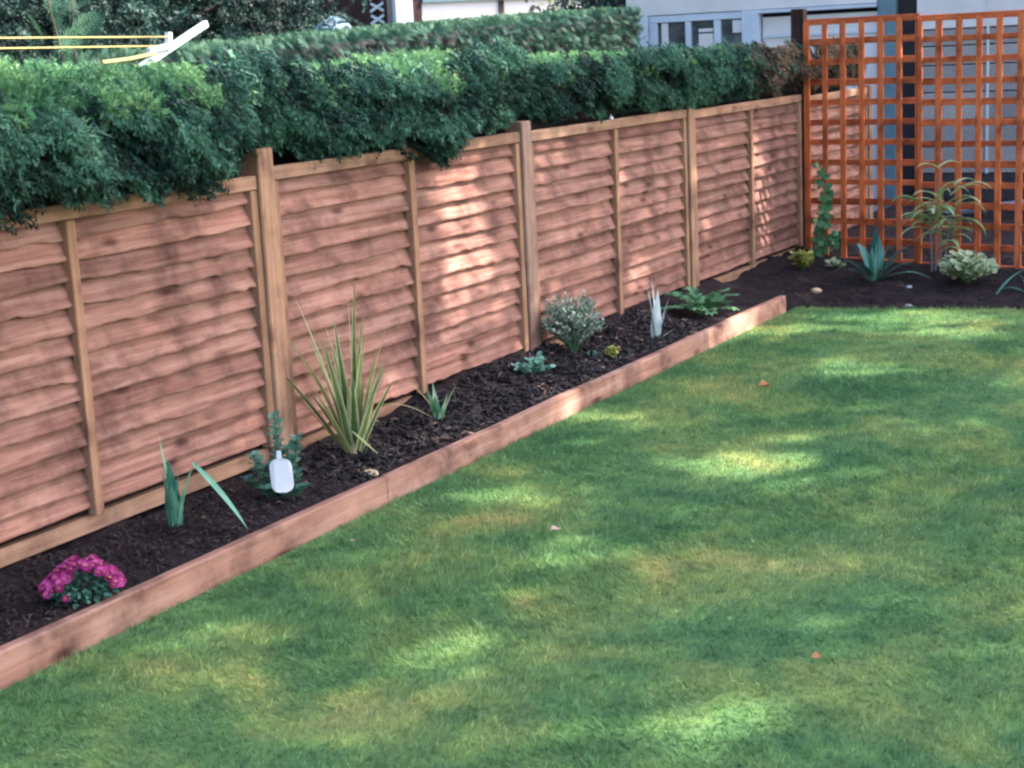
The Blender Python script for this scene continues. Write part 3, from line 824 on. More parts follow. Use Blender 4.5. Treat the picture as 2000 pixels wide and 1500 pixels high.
# white outbuilding beyond the clipped hedge
M['white_wall'] = plain('white_render', C(.80, .70, .72), C(.86, .77, .78), 1.5, .8)
o = thing('white_outbuilding', 'pinkish white outbuilding with dark vertical joints, above the clipped hedge', 'outbuilding', (-8.40, 13.96, -.05))
o.rotation_euler = (0, 0, rad(52))
def W_(nm, mat, x0, x1, y0, y1, z0, z1):              # local frame: +x along the wall, -y out of it
    mb = MB(); mb.box(x0, x1, y0, y1, z0 + .05, z1 + .05); q = mb.build(nm, mat); q.parent = o; return q
W_('wall', M['white_wall'], .36, 2.85, 0, 2.2, -.04, 2.7)
for x_, w_ in ((.22, .13), (1.47, .07)):
    W_('joint_post', M['brownfence'], x_, x_ + w_, -.03, -.002, -.04, 2.7)
W_('corner_post', M['white_paint'], -.02, .215, -.05, .1, -.04, 2.7)
W_('cornice', M['blue_paint'], .36, 2.80, -.06, -.003, 2.19, 2.24)
W_('bracket', M['brownfence'], 2.42, 2.50, -.06, -.003, 2.05, 2.187)
W_('roof', M['felt'], -.15, 3.0, -.2, 2.4, 2.703, 2.80)
o = thing('brown_fence', 'dark brown board fence left of the white outbuilding', 'fence', (-9.5, 14.1, -.05))
mb = MB()
for k in range(14): mb.box(-10.4 + k * .125, -10.4 + k * .125 + .118, 14.1, 14.125, -.04, 2.6, tone=random.random())
mb.build('boards', M['brownfence'], o)
P_('rail', M['brownfence'], -10.4, -8.66, 14.13, 14.17, 1.2, 1.28)
o = thing('lattice_screen', 'narrow white diamond lattice on the dark brown fence', 'lattice', (-8.76, 14.05, 1.2))
mb = MB()
for k in range(10):
    for sgn in (-1, 1):
        z0_ = 1.15 + k * .16
        bar_between(mb, (-8.87, 14.05 + .008 * sgn, z0_ + (.11 if sgn > 0 else 0)), (-8.65, 14.05 + .008 * sgn, z0_ + (0 if sgn > 0 else .11)), .012, .035)
mb.build('slats', M['white_paint'], o)
P_('frame', M['brownfence'], -8.905, -8.875, 14.03, 14.07, 1.1, 2.65); P_('frame', M['brownfence'], -8.645, -8.62, 14.03, 14.07, 1.1, 2.65)

# pale blue domed cover
o = thing('domed_cover', 'pale blue domed plastic cover beside the dark brown fence', 'cover', (-8.2, 12.2, 1.2))
mb = MB(); P = np.array([[(-8.2 + .34 * math.cos(a) * math.cos(e), 12.2 + .34 * math.sin(a) * math.cos(e), 1.50 + .52 * math.sin(e)) for e in np.linspace(-.9, 1.5, 10)] for a in np.linspace(0, 2 * math.pi, 21)])
mb.grid(P); mb.build('dome', plain('pale_blue_plastic', C(.12, .20, .27), C(.19, .28, .36), 5, .6), o, True)
mb = MB()
for a in np.linspace(0, 2 * math.pi, 9)[:-1]:
    mb.tube([(-8.2 + .345 * math.cos(a) * math.cos(e), 12.2 + .345 * math.sin(a) * math.cos(e), 1.50 + .53 * math.sin(e)) for e in np.linspace(-.9, 1.5, 7)], .008, 5)
mb.build('ribs', M['blue_paint'], o)
mb = MB(); mb.tube([(-8.2, 12.2, -.05), (-8.2, 12.2, 1.35)], .03, 8); mb.build('pole', M['greypost'], o)

# ------------------------------------------------------------------ plants in the beds
RIGHT = np.array([.875, .483, 0]); TOC = np.array([.483, -.875, 0])       # along / across the border corner, in plan
AZR = math.atan2(RIGHT[1], RIGHT[0])
M['phormium'] = foliage('phormium_leaf', C(.08, .15, .045), C(.19, .27, .08), C(.31, .37, .12), 7, .3, .5, edge=(C(.58, .56, .32), .45, .95))
M['iris_blue'] = foliage('blue_green_leaf', C(.060, .185, .125), C(.110, .29, .20), C(.20, .42, .29), 8, .25, .5)
M['iris_pale'] = foliage('pale_striped_leaf', C(.34, .43, .42), C(.50, .58, .57), C(.62, .67, .67), 9, .25, .5, edge=(C(.58, .60, .58), .8, 1.1))
M['iris_white'] = foliage('white_green_leaf', C(.12, .30, .16), C(.28, .46, .28), C(.48, .60, .42), 20, .3, .5)
M['straw'] = foliage('straw_leaf', C(.30, .22, .11), C(.45, .35, .18), C(.55, .45, .26), 10, .2, .7)
M['hebe'] = foliage('hebe_leaf', C(.06, .165, .12), C(.115, .28, .21), C(.23, .41, .33), 14, .2, .45, edge=(C(.38, .46, .40), .85, 1.2))
M['grey_leaf'] = foliage('silver_grey_leaf', C(.13, .18, .135), C(.24, .305, .25), C(.38, .45, .39), 20, .2, .7)
M['fern'] = foliage('fresh_green_leaf', C(.06, .18, .085), C(.12, .30, .14), C(.24, .44, .22), 10, .3, .5)
M['yellow_leaf'] = foliage('yellow_green_leaf', C(.22, .25, .05), C(.42, .42, .10), C(.62, .56, .20), 14, .3, .55)
M['bamboo_leaf'] = foliage('bamboo_leaf', C(.24, .36, .14), C(.40, .52, .23), C(.56, .64, .34), 9, .35, .5, edge=(C(.42, .42, .22), .85, 1.15))
M['variegated'] = foliage('cream_edged_leaf', C(.09, .19, .10), C(.20, .32, .16), C(.36, .46, .26), 16, .25, .5, edge=(C(.62, .60, .38), .55, .95))
M['teal_leaf'] = foliage('teal_green_leaf', C(.025, .10, .095), C(.05, .17, .155), C(.10, .27, .245), 7, .2, .4)
M['magenta'] = foliage('magenta_petal', C(.24, .012, .10), C(.38, .025, .18), C(.52, .07, .32), 16, .25, .6, edge=(C(.55, .30, .06), .4, .7))
M['stem_green'] = plain('green_stem', C(.05, .11, .05), C(.09, .17, .08), 14, .6)
M['stem_purple'] = plain('purple_grey_stem', C(.12, .10, .10), C(.22, .18, .18), 14, .6)

def gz(x, y): return soil_h(x, y)
def plant(name, label, cat, x, y, group=None):
    return thing(name, label, cat, (x, y, gz(x, y) - .006), group)

def fan(mb, x, y, leaves, z=None, taper=1.6):
    """leaves: (side offset of tip, height of tip, width, lean towards viewer, bend)"""
    z = gz(x, y) - .01 if z is None else z
    for k, (dx, h, wd, dep, bend) in enumerate(leaves):
        tip = RIGHT * dx + TOC * dep
        hz = np.linalg.norm(tip[:2]) + 1e-6
        az = math.atan2(tip[1], tip[0]); ln = math.hypot(hz, h) * (1 + .10 * abs(bend))
        el = math.atan2(h, hz) + bend * .42
        p0 = np.array([x, y, z]) + RIGHT * dx * .10 + TOC * random.uniform(-.012, .012)
        mb.strap(p0, az, el, ln, wd, bend, tone=random.random(), twist=random.uniform(-.5, .5), fold=.22, taper=taper)

# magenta chrysanthemum
x, y = .375, -1.42
o = plant('chrysanthemum', 'magenta pink flowering cushion plant near the edging board at far left', 'flower', x, y)
z0 = gz(x, y)
n = 520; a = rng.uniform(0, 2 * math.pi, n); r_ = rng.random(n) ** .5
P = np.stack([x + .088 * r_ * np.cos(a), y + .098 * r_ * np.sin(a), z0 + .005 + .065 * rng.random(n) * (1 - .5 * r_)], -1)
scatter('foliage', M['hebe'], LEAF_V, LEAF_F, P, basis(np.stack([np.cos(a), np.sin(a), rng.normal(.2, .4, n)], -1), rdir(n) + np.array([0, 0, 1.5])), rng.uniform(.016, .027, n), rng.random(n) * .1, o, tedge=LEAF_E)
mbp = MB()
heads = 0
while heads < 130:
    a_ = random.uniform(0, 2 * math.pi); rr = random.random() ** .5
    px_, py_ = .11 * rr * math.cos(a_), .12 * rr * math.sin(a_)
    side = px_ * RIGHT[0] + py_ * RIGHT[1]; fro = px_ * TOC[0] + py_ * TOC[1]
    if fro > .035 and side > -.01: continue                       # leaves bare at the front right
    hz_ = z0 + .030 + .080 * (1 - rr ** 1.6) * random.uniform(.75, 1.05)
    c0 = np.array([x + px_, y + py_, hz_]); up = unit(np.array([px_ * 5, py_ * 5, .8]) + TOC * .25)
    e1 = unit(np.cross(up, [1, .3, 0])); e2 = np.cross(up, e1); R_ = random.uniform(.013, .019); tn = random.random()
    npet = 14
    for ring, (sc_, lift) in enumerate(((1, .12), (.68, .5))):
        for q in range(npet):
            g = 2 * math.pi * (q + .5 * ring) / npet
            dd = math.cos(g) * e1 + math.sin(g) * e2; tt_ = -math.sin(g) * e1 + math.cos(g) * e2
            w_ = R_ * .17
            mbp.add([c0 + dd * R_ * .12, c0 + dd * R_ * .6 * sc_ - tt_ * w_ + up * R_ * lift * .6, c0 + dd * R_ * sc_ + up * R_ * lift, c0 + dd * R_ * .6 * sc_ + tt_ * w_ + up * R_ * lift * .6], [(0, 1, 2, 3)], min(1, max(0, tn + random.uniform(-.2, .2))))
    mbp.add([c0 + up * .004 + .2 * R_ * (math.cos(g) * e1 + math.sin(g) * e2) for g in np.linspace(0, 2 * math.pi, 9)[:-1]] + [c0 + up * .006], [(i, (i + 1) % 8, 8) for i in range(8)], .5, 1.0)
    heads += 1
mbp.build('flower_heads', M['magenta'], o)

# blue-green iris with broken leaves
x, y = .177, -.80
o = plant('iris_plant', 'low blue green iris with one leaf bent down across the soil', 'plant', x, y)
mb = MB()
fan(mb, x, y, [(-.022, .31, .056, 0, .08), (.004, .24, .066, .03, .05), (.030, .19, .05, .02, .1), (-.016, .21, .060, .03, -.05), (.045, .14, .04, .04, .15), (.01, .16, .06, .05, 0)])
z = gz(x, y)
pt = mb.strap((x + .012, y + .006, z), AZR - .1, 1.32, .215, .034, .22, tone=.6, fold=.2, taper=60)
mb.strap(pt, AZR - .05, .35, .085, .018, .5, tone=.4)
mb.strap(pt - RIGHT * .005 + np.array([0, 0, .004]), AZR - .62, -.62, .29, .026, .25, tone=.9, fold=.35, taper=2.6)
mb.build('foliage', M['iris_blue'], o)

# hebe-like plant with the white tag
x, y = .290, -.40
o = plant('hebe_plant', 'small upright round leaved plant carrying the big white tag', 'plant', x, y)
z0 = gz(x, y); st_ = MB(); Ps = []; Ds = []
tips = [(.0, .285, -.03), (.075, .215, .0), (-.075, .165, .02), (-.095, .09, .03), (.065, .10, .03), (.02, .05, .07), (-.04, .06, .06), (.03, .17, -.05), (.09, .05, .03), (-.03, .12, -.03)]
for dx, h, dep in tips:
    p0 = np.array([x, y, z0 - .01]); p2 = np.array([x, y, z0 + h]) + RIGHT * dx + TOC * dep; p1 = (p0 + p2) / 2 + RIGHT * dx * .25
    st_.tube([p0, p1, p2], [.004, .0035, .002], 5)
    m_ = int(6 + h * 42)
    for j in range(m_):
        tt_ = .25 + .78 * j / m_
        p = (1 - tt_) ** 2 * p0 + 2 * tt_ * (1 - tt_) * p1 + tt_ ** 2 * p2
        for q in range(3):
            g = j * 1.3 + q * 2.1
            Ps.append(p); Ds.append([math.cos(g), math.sin(g), .45])
st_.build('stems', M['stem_green'], o)
Ps = np.array(Ps); n = len(Ps)
scatter('foliage', M['hebe'], ROUND_V, LEAF_F, Ps, basis(np.array(Ds), np.tile([0, 0, 1.], (n, 1)) + rdir(n) * .3), rng.uniform(.025, .040, n), None, o, tedge=LEAF_E)
# white tag: rounded label with a neck looped on a stem, facing the lawn
tg = thing('plant_tag', 'big blank white tag with rounded corners hanging on the round leaved plant', 'plant tag', (x, y, z0))
cen = np.array([x, y, z0 + .107]) + RIGHT * .026 + TOC * .095
up = unit(np.array([0, 0, 1]) - RIGHT * .05 - TOC * .10); rt = unit(RIGHT + up * .02); nn_ = np.cross(rt, up)
def tag_poly(hw, hh, cr, cen, bow=.006):
    pts = []
    for cx_, cy_, a0 in ((hw - cr, hh - cr, 0), (-hw + cr, hh - cr, 90), (-hw + cr, -hh + cr, 180), (hw - cr, -hh + cr, 270)):
        for k in range(6):
            a_ = rad(a0 + 18 * k); pts.append((cx_ + cr * math.cos(a_), cy_ + cr * math.sin(a_)))
    return [cen + rt * a_ + up * b_ - nn_ * bow * (a_ / hw) ** 2 for a_, b_ in pts]
mb = MB(); fr = tag_poly(.037, .056, .027, cen); bk = [p - nn_ * .0015 for p in fr]; nq = len(fr)
mb.add(fr + bk, [tuple(range(nq)), tuple(range(2 * nq - 1, nq - 1, -1))] + [(i, i + nq, (i + 1) % nq + nq, (i + 1) % nq) for i in range(nq)])
mb.build('tag_plate', plain('white_plastic', C(.70, .70, .76), C(.77, .76, .81), 3, .35), tg)
mb = MB(); nk = cen + up * .056
mb.add([nk - rt * .010, nk + rt * .008, nk + rt * .006 + up * .026 - nn_ * .01, nk - rt * .008 + up * .026 - nn_ * .01,
        nk - rt * .010 - nn_ * .0015, nk + rt * .008 - nn_ * .0015, nk + rt * .006 + up * .026 - nn_ * .0115, nk - rt * .008 + up * .026 - nn_ * .0115],
       [(0, 1, 2, 3), (7, 6, 5, 4), (0, 4, 5, 1), (1, 5, 6, 2), (2, 6, 7, 3), (3, 7, 4, 0)])
mb.build('tag_neck', M['white_paint'], tg)

# tall phormium
x, y = .205, .170
o = plant('phormium', 'tall spiky phormium with cream striped sword leaves in front of the fence', 'plant', x, y)
WS = 1.15
mb = MB()
fan(mb, x, y, [(a_, b_, c_ * WS, d_, e_) for a_, b_, c_, d_, e_ in [(-.18, .60, .046, -.05, .18), (.035, .66, .034, -.06, .05), (.01, .60, .040, 0, -.06), (.135, .47, .050, .03, .12), (-.235, .36, .040, .06, .12), (-.20, .30, .036, .10, .1),
               (-.12, .45, .044, .04, .1), (.06, .46, .040, .05, .1), (.125, .36, .04, .08, .16), (-.05, .52, .036, -.08, .1), (.16, .30, .034, .06, .2), (-.06, .36, .04, .09, .05), (.02, .34, .042, .1, .1),
               (.09, .26, .036, .10, .1), (-.14, .26, .034, .05, .2), (.07, .55, .026, -.04, .2), (.0, .28, .05, .05, 0), (-.03, .42, .042, .02, .1), (.10, .40, .04, -.02, .1), (-.09, .32, .04, .0, .1), (.05, .3, .045, .02, .05)]], taper=1.8)
fan(mb, x, y, [(random.uniform(-.2, .17), random.uniform(.22, .52), random.uniform(.022, .04), random.uniform(-.10, .14), random.uniform(.05, .5)) for _ in range(11)], taper=1.8)
mb.strap(np.array([x, y, gz(x, y) + .10]) + TOC * .05, AZR - .5, -.62, .15, .016, .0, tone=.9)
mb.build('foliage', M['phormium'], o)
mb = MB(); mb.tube([(x, y, gz(x, y) - .02), (x, y, gz(x, y) + .05)], [.035, .022], 9); mb.build('crown_base', M['straw'], o)

# small white-green iris and the straw leaves
x, y = .220, .735
o = plant('iris_plant', 'small iris with short white green leaves and dry straw arcs on the bark mulch', 'plant', x, y)
mb = MB(); fan(mb, x, y, [(-.035, .15, .044, .03, .05), (-.008, .12, .054, .04, 0), (.04, .12, .046, .02, .05), (.07, .15, .046, 0, .1), (.02, .07, .046, .05, .1), (-.015, .16, .036, -.02, .1)])
mb.build('foliage', M['iris_white'], o)
mb = MB(); z = gz(x, y)
mb.strap(np.array([x, y, z]) - RIGHT * .005, AZR + math.pi, .60, .30, .013, 1.25, tone=.7, taper=4)
mb.strap(np.array([x, y, z + .03]) - RIGHT * .01, AZR + math.pi - .1, 1.05, .17, .011, .5, tone=.4, taper=4)
mb.build('dry_leaves', M['straw'], o)

def leafy_mound(name, label, cat, x, y, rx, h, nst, nl, ls, mat, stem=None, tv=LEAF_V, group=None, up=.5, edge=True, rs=.75):
    o = plant(name, label, cat, x, y, group); z0 = gz(x, y)
    q = MB(); Ps = []; Ds = []
    for k in range(nst):
        a_ = 2 * math.pi * (k + random.random()) / nst; rr = rx * random.uniform(.25, 1) ** rs
        hh = h * math.sqrt(max(.08, 1 - (rr / rx) ** 2 * .8)) * random.uniform(.75, 1.05)
        p0 = np.array([x, y, z0 - .008]); p2 = np.array([x + rr * math.cos(a_), y + rr * math.sin(a_), z0 + hh]); p1 = (p0 + p2) / 2 + np.array([0, 0, h * .18])
        q.tube([p0, p1, p2], [.003, .0025, .0012], 4)
        for j in range(nl):
            tt_ = .3 + .72 * (j + random.random()) / nl
            Ps.append((1 - tt_) ** 2 * p0 + 2 * tt_ * (1 - tt_) * p1 + tt_ ** 2 * p2)
            g = random.uniform(0, 6.28); Ds.append([math.cos(g) + .4 * math.cos(a_), math.sin(g) + .4 * math.sin(a_), up * random.uniform(.3, 1.6)])
    q.build('stems', stem or M['stem_green'], o)
    Ps = np.array(Ps) + rng.normal(0, ls * .25, (len(Ps), 3)); n = len(Ps)
    scatter('foliage', mat, tv, LEAF_F, Ps, basis(np.array(Ds), np.tile([.15, -.25, 1.], (n, 1)) + rdir(n) * .45), rng.uniform(.7, 1.25, n) * ls, None, o, tedge=LEAF_E)
    return o

leafy_mound('leafy_rosette', 'small grey green leafy plant on bark mulch, in front of the weathered post', 'plant', .185, 1.60, .085, .085, 15, 9, .030, M['hebe'], tv=ROUND_V)
leafy_mound('grey_shrub', 'round silver grey shrub against the fence by the weathered post', 'shrub', .150, 2.06, .165, .29, 150, 24, .0165, M['grey_leaf'], M['stem_green'], up=1.0)
leafy_mound('yellow_plant', 'tiny yellow leaved plant in the bark mulch below the grey shrub', 'plant', .315, 2.13, .036, .055, 14, 8, .018, M['yellow_leaf'], tv=ROUND_V)
leafy_mound('small_weed', 'tiny grey green seedling beside the foot of the grey shrub', 'plant', .225, 2.13, .03, .035, 7, 5, .016, M['hebe'], tv=ROUND_V)

# pale striped iris
x, y = .315, 2.64
o = plant('iris_plant', 'pale grey white striped iris fan near the edging board', 'plant', x, y)
mb = MB(); fan(mb, x, y, [(-.012, .33, .078, -.01, .04), (-.034, .27, .075, .01, .05), (.014, .26, .078, .02, 0), (.06, .16, .024, .0, .15), (.09, .07, .040, .05, .15), (-.014, .18, .05, .03, .0), (.035, .13, .03, .03, .1), (.07, .20, .018, -.03, .25)])
mb.build('foliage', M['iris_pale'], o)

# fresh green ferny plant
def fronds(name, label, cat, x, y, n_f, ln, mat, leaf, el=(.5, 1.1), droop=1.0):
    o = plant(name, label, cat, x, y); z0 = gz(x, y); q = MB(); Ps = []; Ds = []; Ss = []
    for k in range(n_f):
        az = 2 * math.pi * k / n_f + random.uniform(-.25, .25); e0 = random.uniform(*el); l_ = ln * random.uniform(.75, 1.1)
        p = np.array([x, y, z0 - .005]); pts = [p.copy()]
        for i in range(9):
            t_ = i / 9; e_ = e0 - droop * t_ ** 1.4
            d = np.array([math.cos(az) * math.cos(e_), math.sin(az) * math.cos(e_), math.sin(e_)])
            p = p + d * l_ / 9; pts.append(p.copy())
            if i > 1:
                sd = np.cross(d, [0, 0, 1]); 
                for sg in (-1, 1):
                    Ps.append(p); Ds.append(sd * sg + d * .7 + np.array([0, 0, random.uniform(-.15, .3)])); Ss.append(leaf * (1.15 - .6 * t_) * random.uniform(.8, 1.2))
        Ps.append(p); Ds.append(d); Ss.append(leaf * .7)
        q.tube(pts, np.linspace(.0035, .001, 10), 4)
    q.build('stems', M['stem_green'], o)
    n = len(Ps)
    scatter('foliage', mat, LEAF_V, LEAF_F, np.array(Ps), basis(np.array(Ds), np.tile([0, 0, 1.], (n, 1)) + rdir(n) * .25), np.array(Ss), None, o, tedge=LEAF_E)
    return o
fronds('fern_plant', 'fresh green arching ferny plant by the end edging board', 'plant', .285, 3.32, 19, .20, M['fern'], .060, (.55, 1.25), .95)

# back bed
leafy_mound('yellow_green_shrub', 'little yellow green bush in the far corner by the dark post', 'shrub', .235, 5.06, .080, .125, 30, 10, .030, M['yellow_leaf'], tv=ROUND_V)
# climber on the trellis
xb, yb = .185, 5.55
o = plant('climber', 'thin leafy climber growing up the left squares of the orange trellis', 'climber', xb, yb)
q = MB(); Ps = []; Ds = []; zb_ = gz(xb, yb)
for k, (dx, top_, s_) in enumerate(((.0, .62, 0), (.03, .40, 2), (.07, .16, 4), (-.02, .54, 5))):
    pts = []
    for i in range(10):
        t_ = i / 9
        p = np.array([xb, yb, zb_ - .01]) + np.array([ct, st, 0]) * (dx * t_ - .02 + .03 * math.sin(4 * t_ + s_)) + np.array([0, 0, top_ * t_]) + np.array([-st, ct, 0]) * (.09 * min(1, t_ * 1.6))
        pts.append(p)
        if i > 0:
            for _ in range(4): 
                Ps.append(p + rng.normal(0, .016, 3) + TOC * .02); g = random.uniform(-1.2, 1.2); Ds.append(RIGHT * math.sin(g) * 1.2 + TOC * .6 + np.array([0, 0, math.cos(g) * .6 - .5]))
    q.tube(pts, np.linspace(.004, .002, 10), 5)
q.build('stems', M['stem_purple'], o)
n = len(Ps)
scatter('foliage', M['fern'], ROUND_V, LEAF_F, np.array(Ps), basis(np.array(Ds), np.tile(TOC, (n, 1)) + rdir(n) * .4), rng.uniform(.034, .058, n), None, o, tedge=LEAF_E)
leafy_mound('seedling', 'pale green seedling on the soil just right of the climber', 'plant', .40, 5.23, .055, .06, 8, 5, .034, M['variegated'], tv=ROUND_V)

# dark strappy plant with broad teal leaves
x, y = .735, 4.93
o = plant('strappy_plant', 'dark strap leaved plant with broad teal leaves in the back bed', 'plant', x, y)
mb = MB(); z = gz(x, y)
for dx, h, wd, dep, bend in ((-.235, .05, .042, .08, 1.25), (.23, .06, .044, .10, 1.2), (.26, -.02, .036, .16, 1.3), (.26, .24, .034, 0, .5), (-.12, .22, .022, .04, .2), (-.07, .25, .02, .05, .15), (.0, .26, .02, .08, .1), (.07, .24, .02, .07, .1),
                             (.13, .2, .022, .05, .3), (-.17, .15, .022, .0, .5), (.04, .28, .02, -.04, .1), (-.04, .2, .024, .1, .2), (.22, .16, .03, -.03, .6), (.1, .13, .022, .12, .5), (-.1, .12, .022, .12, .6)):
    fan(mb, x, y, [(dx, h, wd, dep, bend)])
mb.build('strap_leaves', M['iris_blue'], o)
mb = MB()
for dx, h, dep, ln, wd, az, el, dr in ((-.02, .05, .0, .20, .085, 2.3, 1.2, .5), (.02, .06, .0, .22, .08, 1.4, 1.35, .4), (-.06, .03, .02, .17, .075, 3.0, .9, .7), (.05, .05, .0, .22, .055, .2, .95, .8), (.06, .03, .0, .20, .05, -.1, .6, .8), (.0, .12, -.02, .21, .05, .9, 1.4, .3), (-.03, .03, .05, .15, .07, 3.6, .9, .6)):
    mb.strap(np.array([x, y, z + h]) + RIGHT * dx + TOC * dep, AZR + az, el, ln, wd, dr, segs=10, tone=random.random(), fold=.15, taper=3.2)
mb.build('broad_leaves', M['teal_leaf'], o, True)

# bamboo
x, y = 1.02, 5.25
o = plant('bamboo', 'young bamboo with arching yellow green leaves in front of the orange trellis', 'bamboo', x, y)
q = MB(); mb = MB(); z = gz(x, y)
for k, (bx, dx, h, dep) in enumerate(((0, .02, .60, .0), (.03, .05, .52, -.02), (-.02, -.05, .46, .03), (.10, .13, .48, -.02), (.05, .09, .36, .03))):
    p0 = np.array([x, y, z - .02]) + RIGHT * bx; p2 = np.array([x, y, z + h]) + RIGHT * dx + TOC * dep; p1 = (p0 + p2) / 2 + RIGHT * (bx - dx) * .2
    pts = [(1 - t_) ** 2 * p0 + 2 * t_ * (1 - t_) * p1 + t_ ** 2 * p2 for t_ in np.linspace(0, 1, 8)]
    q.tube(pts, np.linspace(.0065, .003, 8), 6)
    for j in range(8):
        t_ = .55 + .45 * j / 12
        p = (1 - t_) ** 2 * p0 + 2 * t_ * (1 - t_) * p1 + t_ ** 2 * p2
        az = AZR + random.choice((0, math.pi, math.pi, -1.2)) + random.uniform(-.7, .7)
        mb.strap(p, az, random.uniform(.1, .8), random.uniform(.15, .27), random.uniform(.034, .056), random.uniform(1.2, 2.1), segs=7, tone=random.random(), fold=.3, taper=2.6)
for dx, h, a_, l_ in ((-.10, .40, math.pi, .2), (-.14, .42, math.pi, .17), (.19, .52, .2, .12), (.20, .48, -.6, .20), (.21, .40, -1.0, .17), (.15, .46, 0, .2), (.04, .62, math.pi, .13), (.03, .63, 0, .12), (-.04, .30, math.pi, .17), (-.02, .27, math.pi + .4, .15), (.06, .12, -.6, .10), (.05, .15, .5, .1)):
    p = np.array([x, y, z + h]) + RIGHT * dx * .6
    mb.strap(p, AZR + a_, .6, l_ * 1.25, .056, 1.7, segs=7, tone=random.random(), fold=.3, taper=2.2)
q.build('stems', M['stem_purple'], o); mb.build('foliage', M['bamboo_leaf'], o)

leafy_mound('variegated_shrub', 'rounded cream and green variegated shrub in the back bed at right', 'shrub', 1.285, 4.94, .155, .165, 62, 12, .046, M['variegated'], tv=ROUND_V, up=.9)
x, y = 1.66, 4.86
o = plant('strappy_plant', 'grey green strap leaf plant at the right edge of the photo', 'plant', x, y)
mb = MB(); fan(mb, x, y, [(-.16, .02, .03, .04, 1.0), (.10, .16, .03, .02, .7), (.0, .2, .028, .0, .3), (.18, .08, .03, .03, 1.0), (-.08, .12, .026, .06, .7), (.05, .1, .026, .08, .8)])
mb.strap(np.array([x, y, gz(x, y)]) - RIGHT * .20 + TOC * .04, AZR + .25, .85, .24, .03, .75, tone=.7)
mb.build('strap_leaves', M['iris_blue'], o)

# stones and fallen leaves
def pebble(name, label, x, y, z, r, sq, mat, cat='stone'):
    mb = MB(); s0 = random.uniform(0, 50)
    P = np.array([[np.array([x, y, z]) + r * (1 + .16 * fbm(math.cos(a_) * 2, e_ * 2 + math.sin(a_), 1, s0)) * np.array([math.cos(a_) * math.cos(e_), .72 * math.sin(a_) * math.cos(e_), sq * math.sin(e_)]) for e_ in np.linspace(-1.55, 1.55, 9)] for a_ in np.linspace(0, 2 * math.pi, 15)])
    mb.grid(P); return tag(mb.build(name, mat, None, True), label, cat)
M['sandstone'] = plain('sandstone', C(.36, .24, .15), C(.50, .36, .24), 30, .85, .3)
M['pale_stone'] = plain('pale_stone', C(.34, .33, .34), C(.48, .46, .47), 30, .85, .3)
pebble('stone', 'tan stone on the dark soil beyond the end of the edging board', .50, 4.545, gz(.5, 4.545) + .014, .036, .55, M['sandstone'])
pebble('stone', 'small pale stone on the back bed between the strap plant and the variegated shrub', .985, 4.79, gz(.985, 4.79) + .004, .020, .5, M['pale_stone'])
pebble('stone', 'flat grey stone at the lawn edge below the variegated shrub', 1.10, 4.365, gz(1.1, 4.365) + .006, .026, .4, M['pale_stone'])
pebble('stone', 'flat stone tucked behind the board joint beside the phormium', .405, -.03, gz(.405, -.03) + .008, .034, .4, M['sandstone'])
M['fallen'] = foliage('fallen_orange_leaf', C(.28, .09, .03), C(.45, .17, .06), C(.55, .28, .12), 40, .2, .6)
M['fallen_pale'] = foliage('fallen_pale_leaf', C(.40, .24, .19), C(.52, .34, .28), C(.60, .42, .36), 40, .2, .6)
def dry_leaf(label, x, y, s_, mat, curl=.9, turn=0.0):
    mb = MB(); P = []
    for i in range(7):
        u = i / 6; wv = math.sin(math.pi * min(1, u * .94 + .05)) * .62
        row = []
        for j in range(5):
            a_ = (j - 2) / 2 * wv
            lx = a_; ly = u - .5; lz = curl * (a_ * a_) + .35 * curl * (u - .5) ** 2 + .05 * math.sin(9 * u + j)
            row.append((x + s_ * (lx * math.cos(turn) - ly * math.sin(turn)), y + s_ * (lx * math.sin(turn) + ly * math.cos(turn)), .030 + s_ * lz))
        P.append(row)
    mb.grid(np.array(P), .6)
    return tag(mb.build('fallen_leaf', mat, None, True), label, 'leaf')
dry_leaf('curled orange leaf lying in the middle of the lawn', 1.10, 2.04, .062, M['fallen'], .75, 2.2)
dry_leaf('small reddish leaf on the near lawn at lower right', 2.33, -.93, .03, M['fallen'], .6, 2.0)
dry_leaf('small pinkish leaf on the lawn left of centre, near a pale dry patch', 1.22, -.19, .035, M['fallen_pale'], .5, 2.6)
dry_leaf('tiny pale petal on the lawn near the left edging board', .66, -.52, .015, M['fallen_pale'], .5, 1.0)
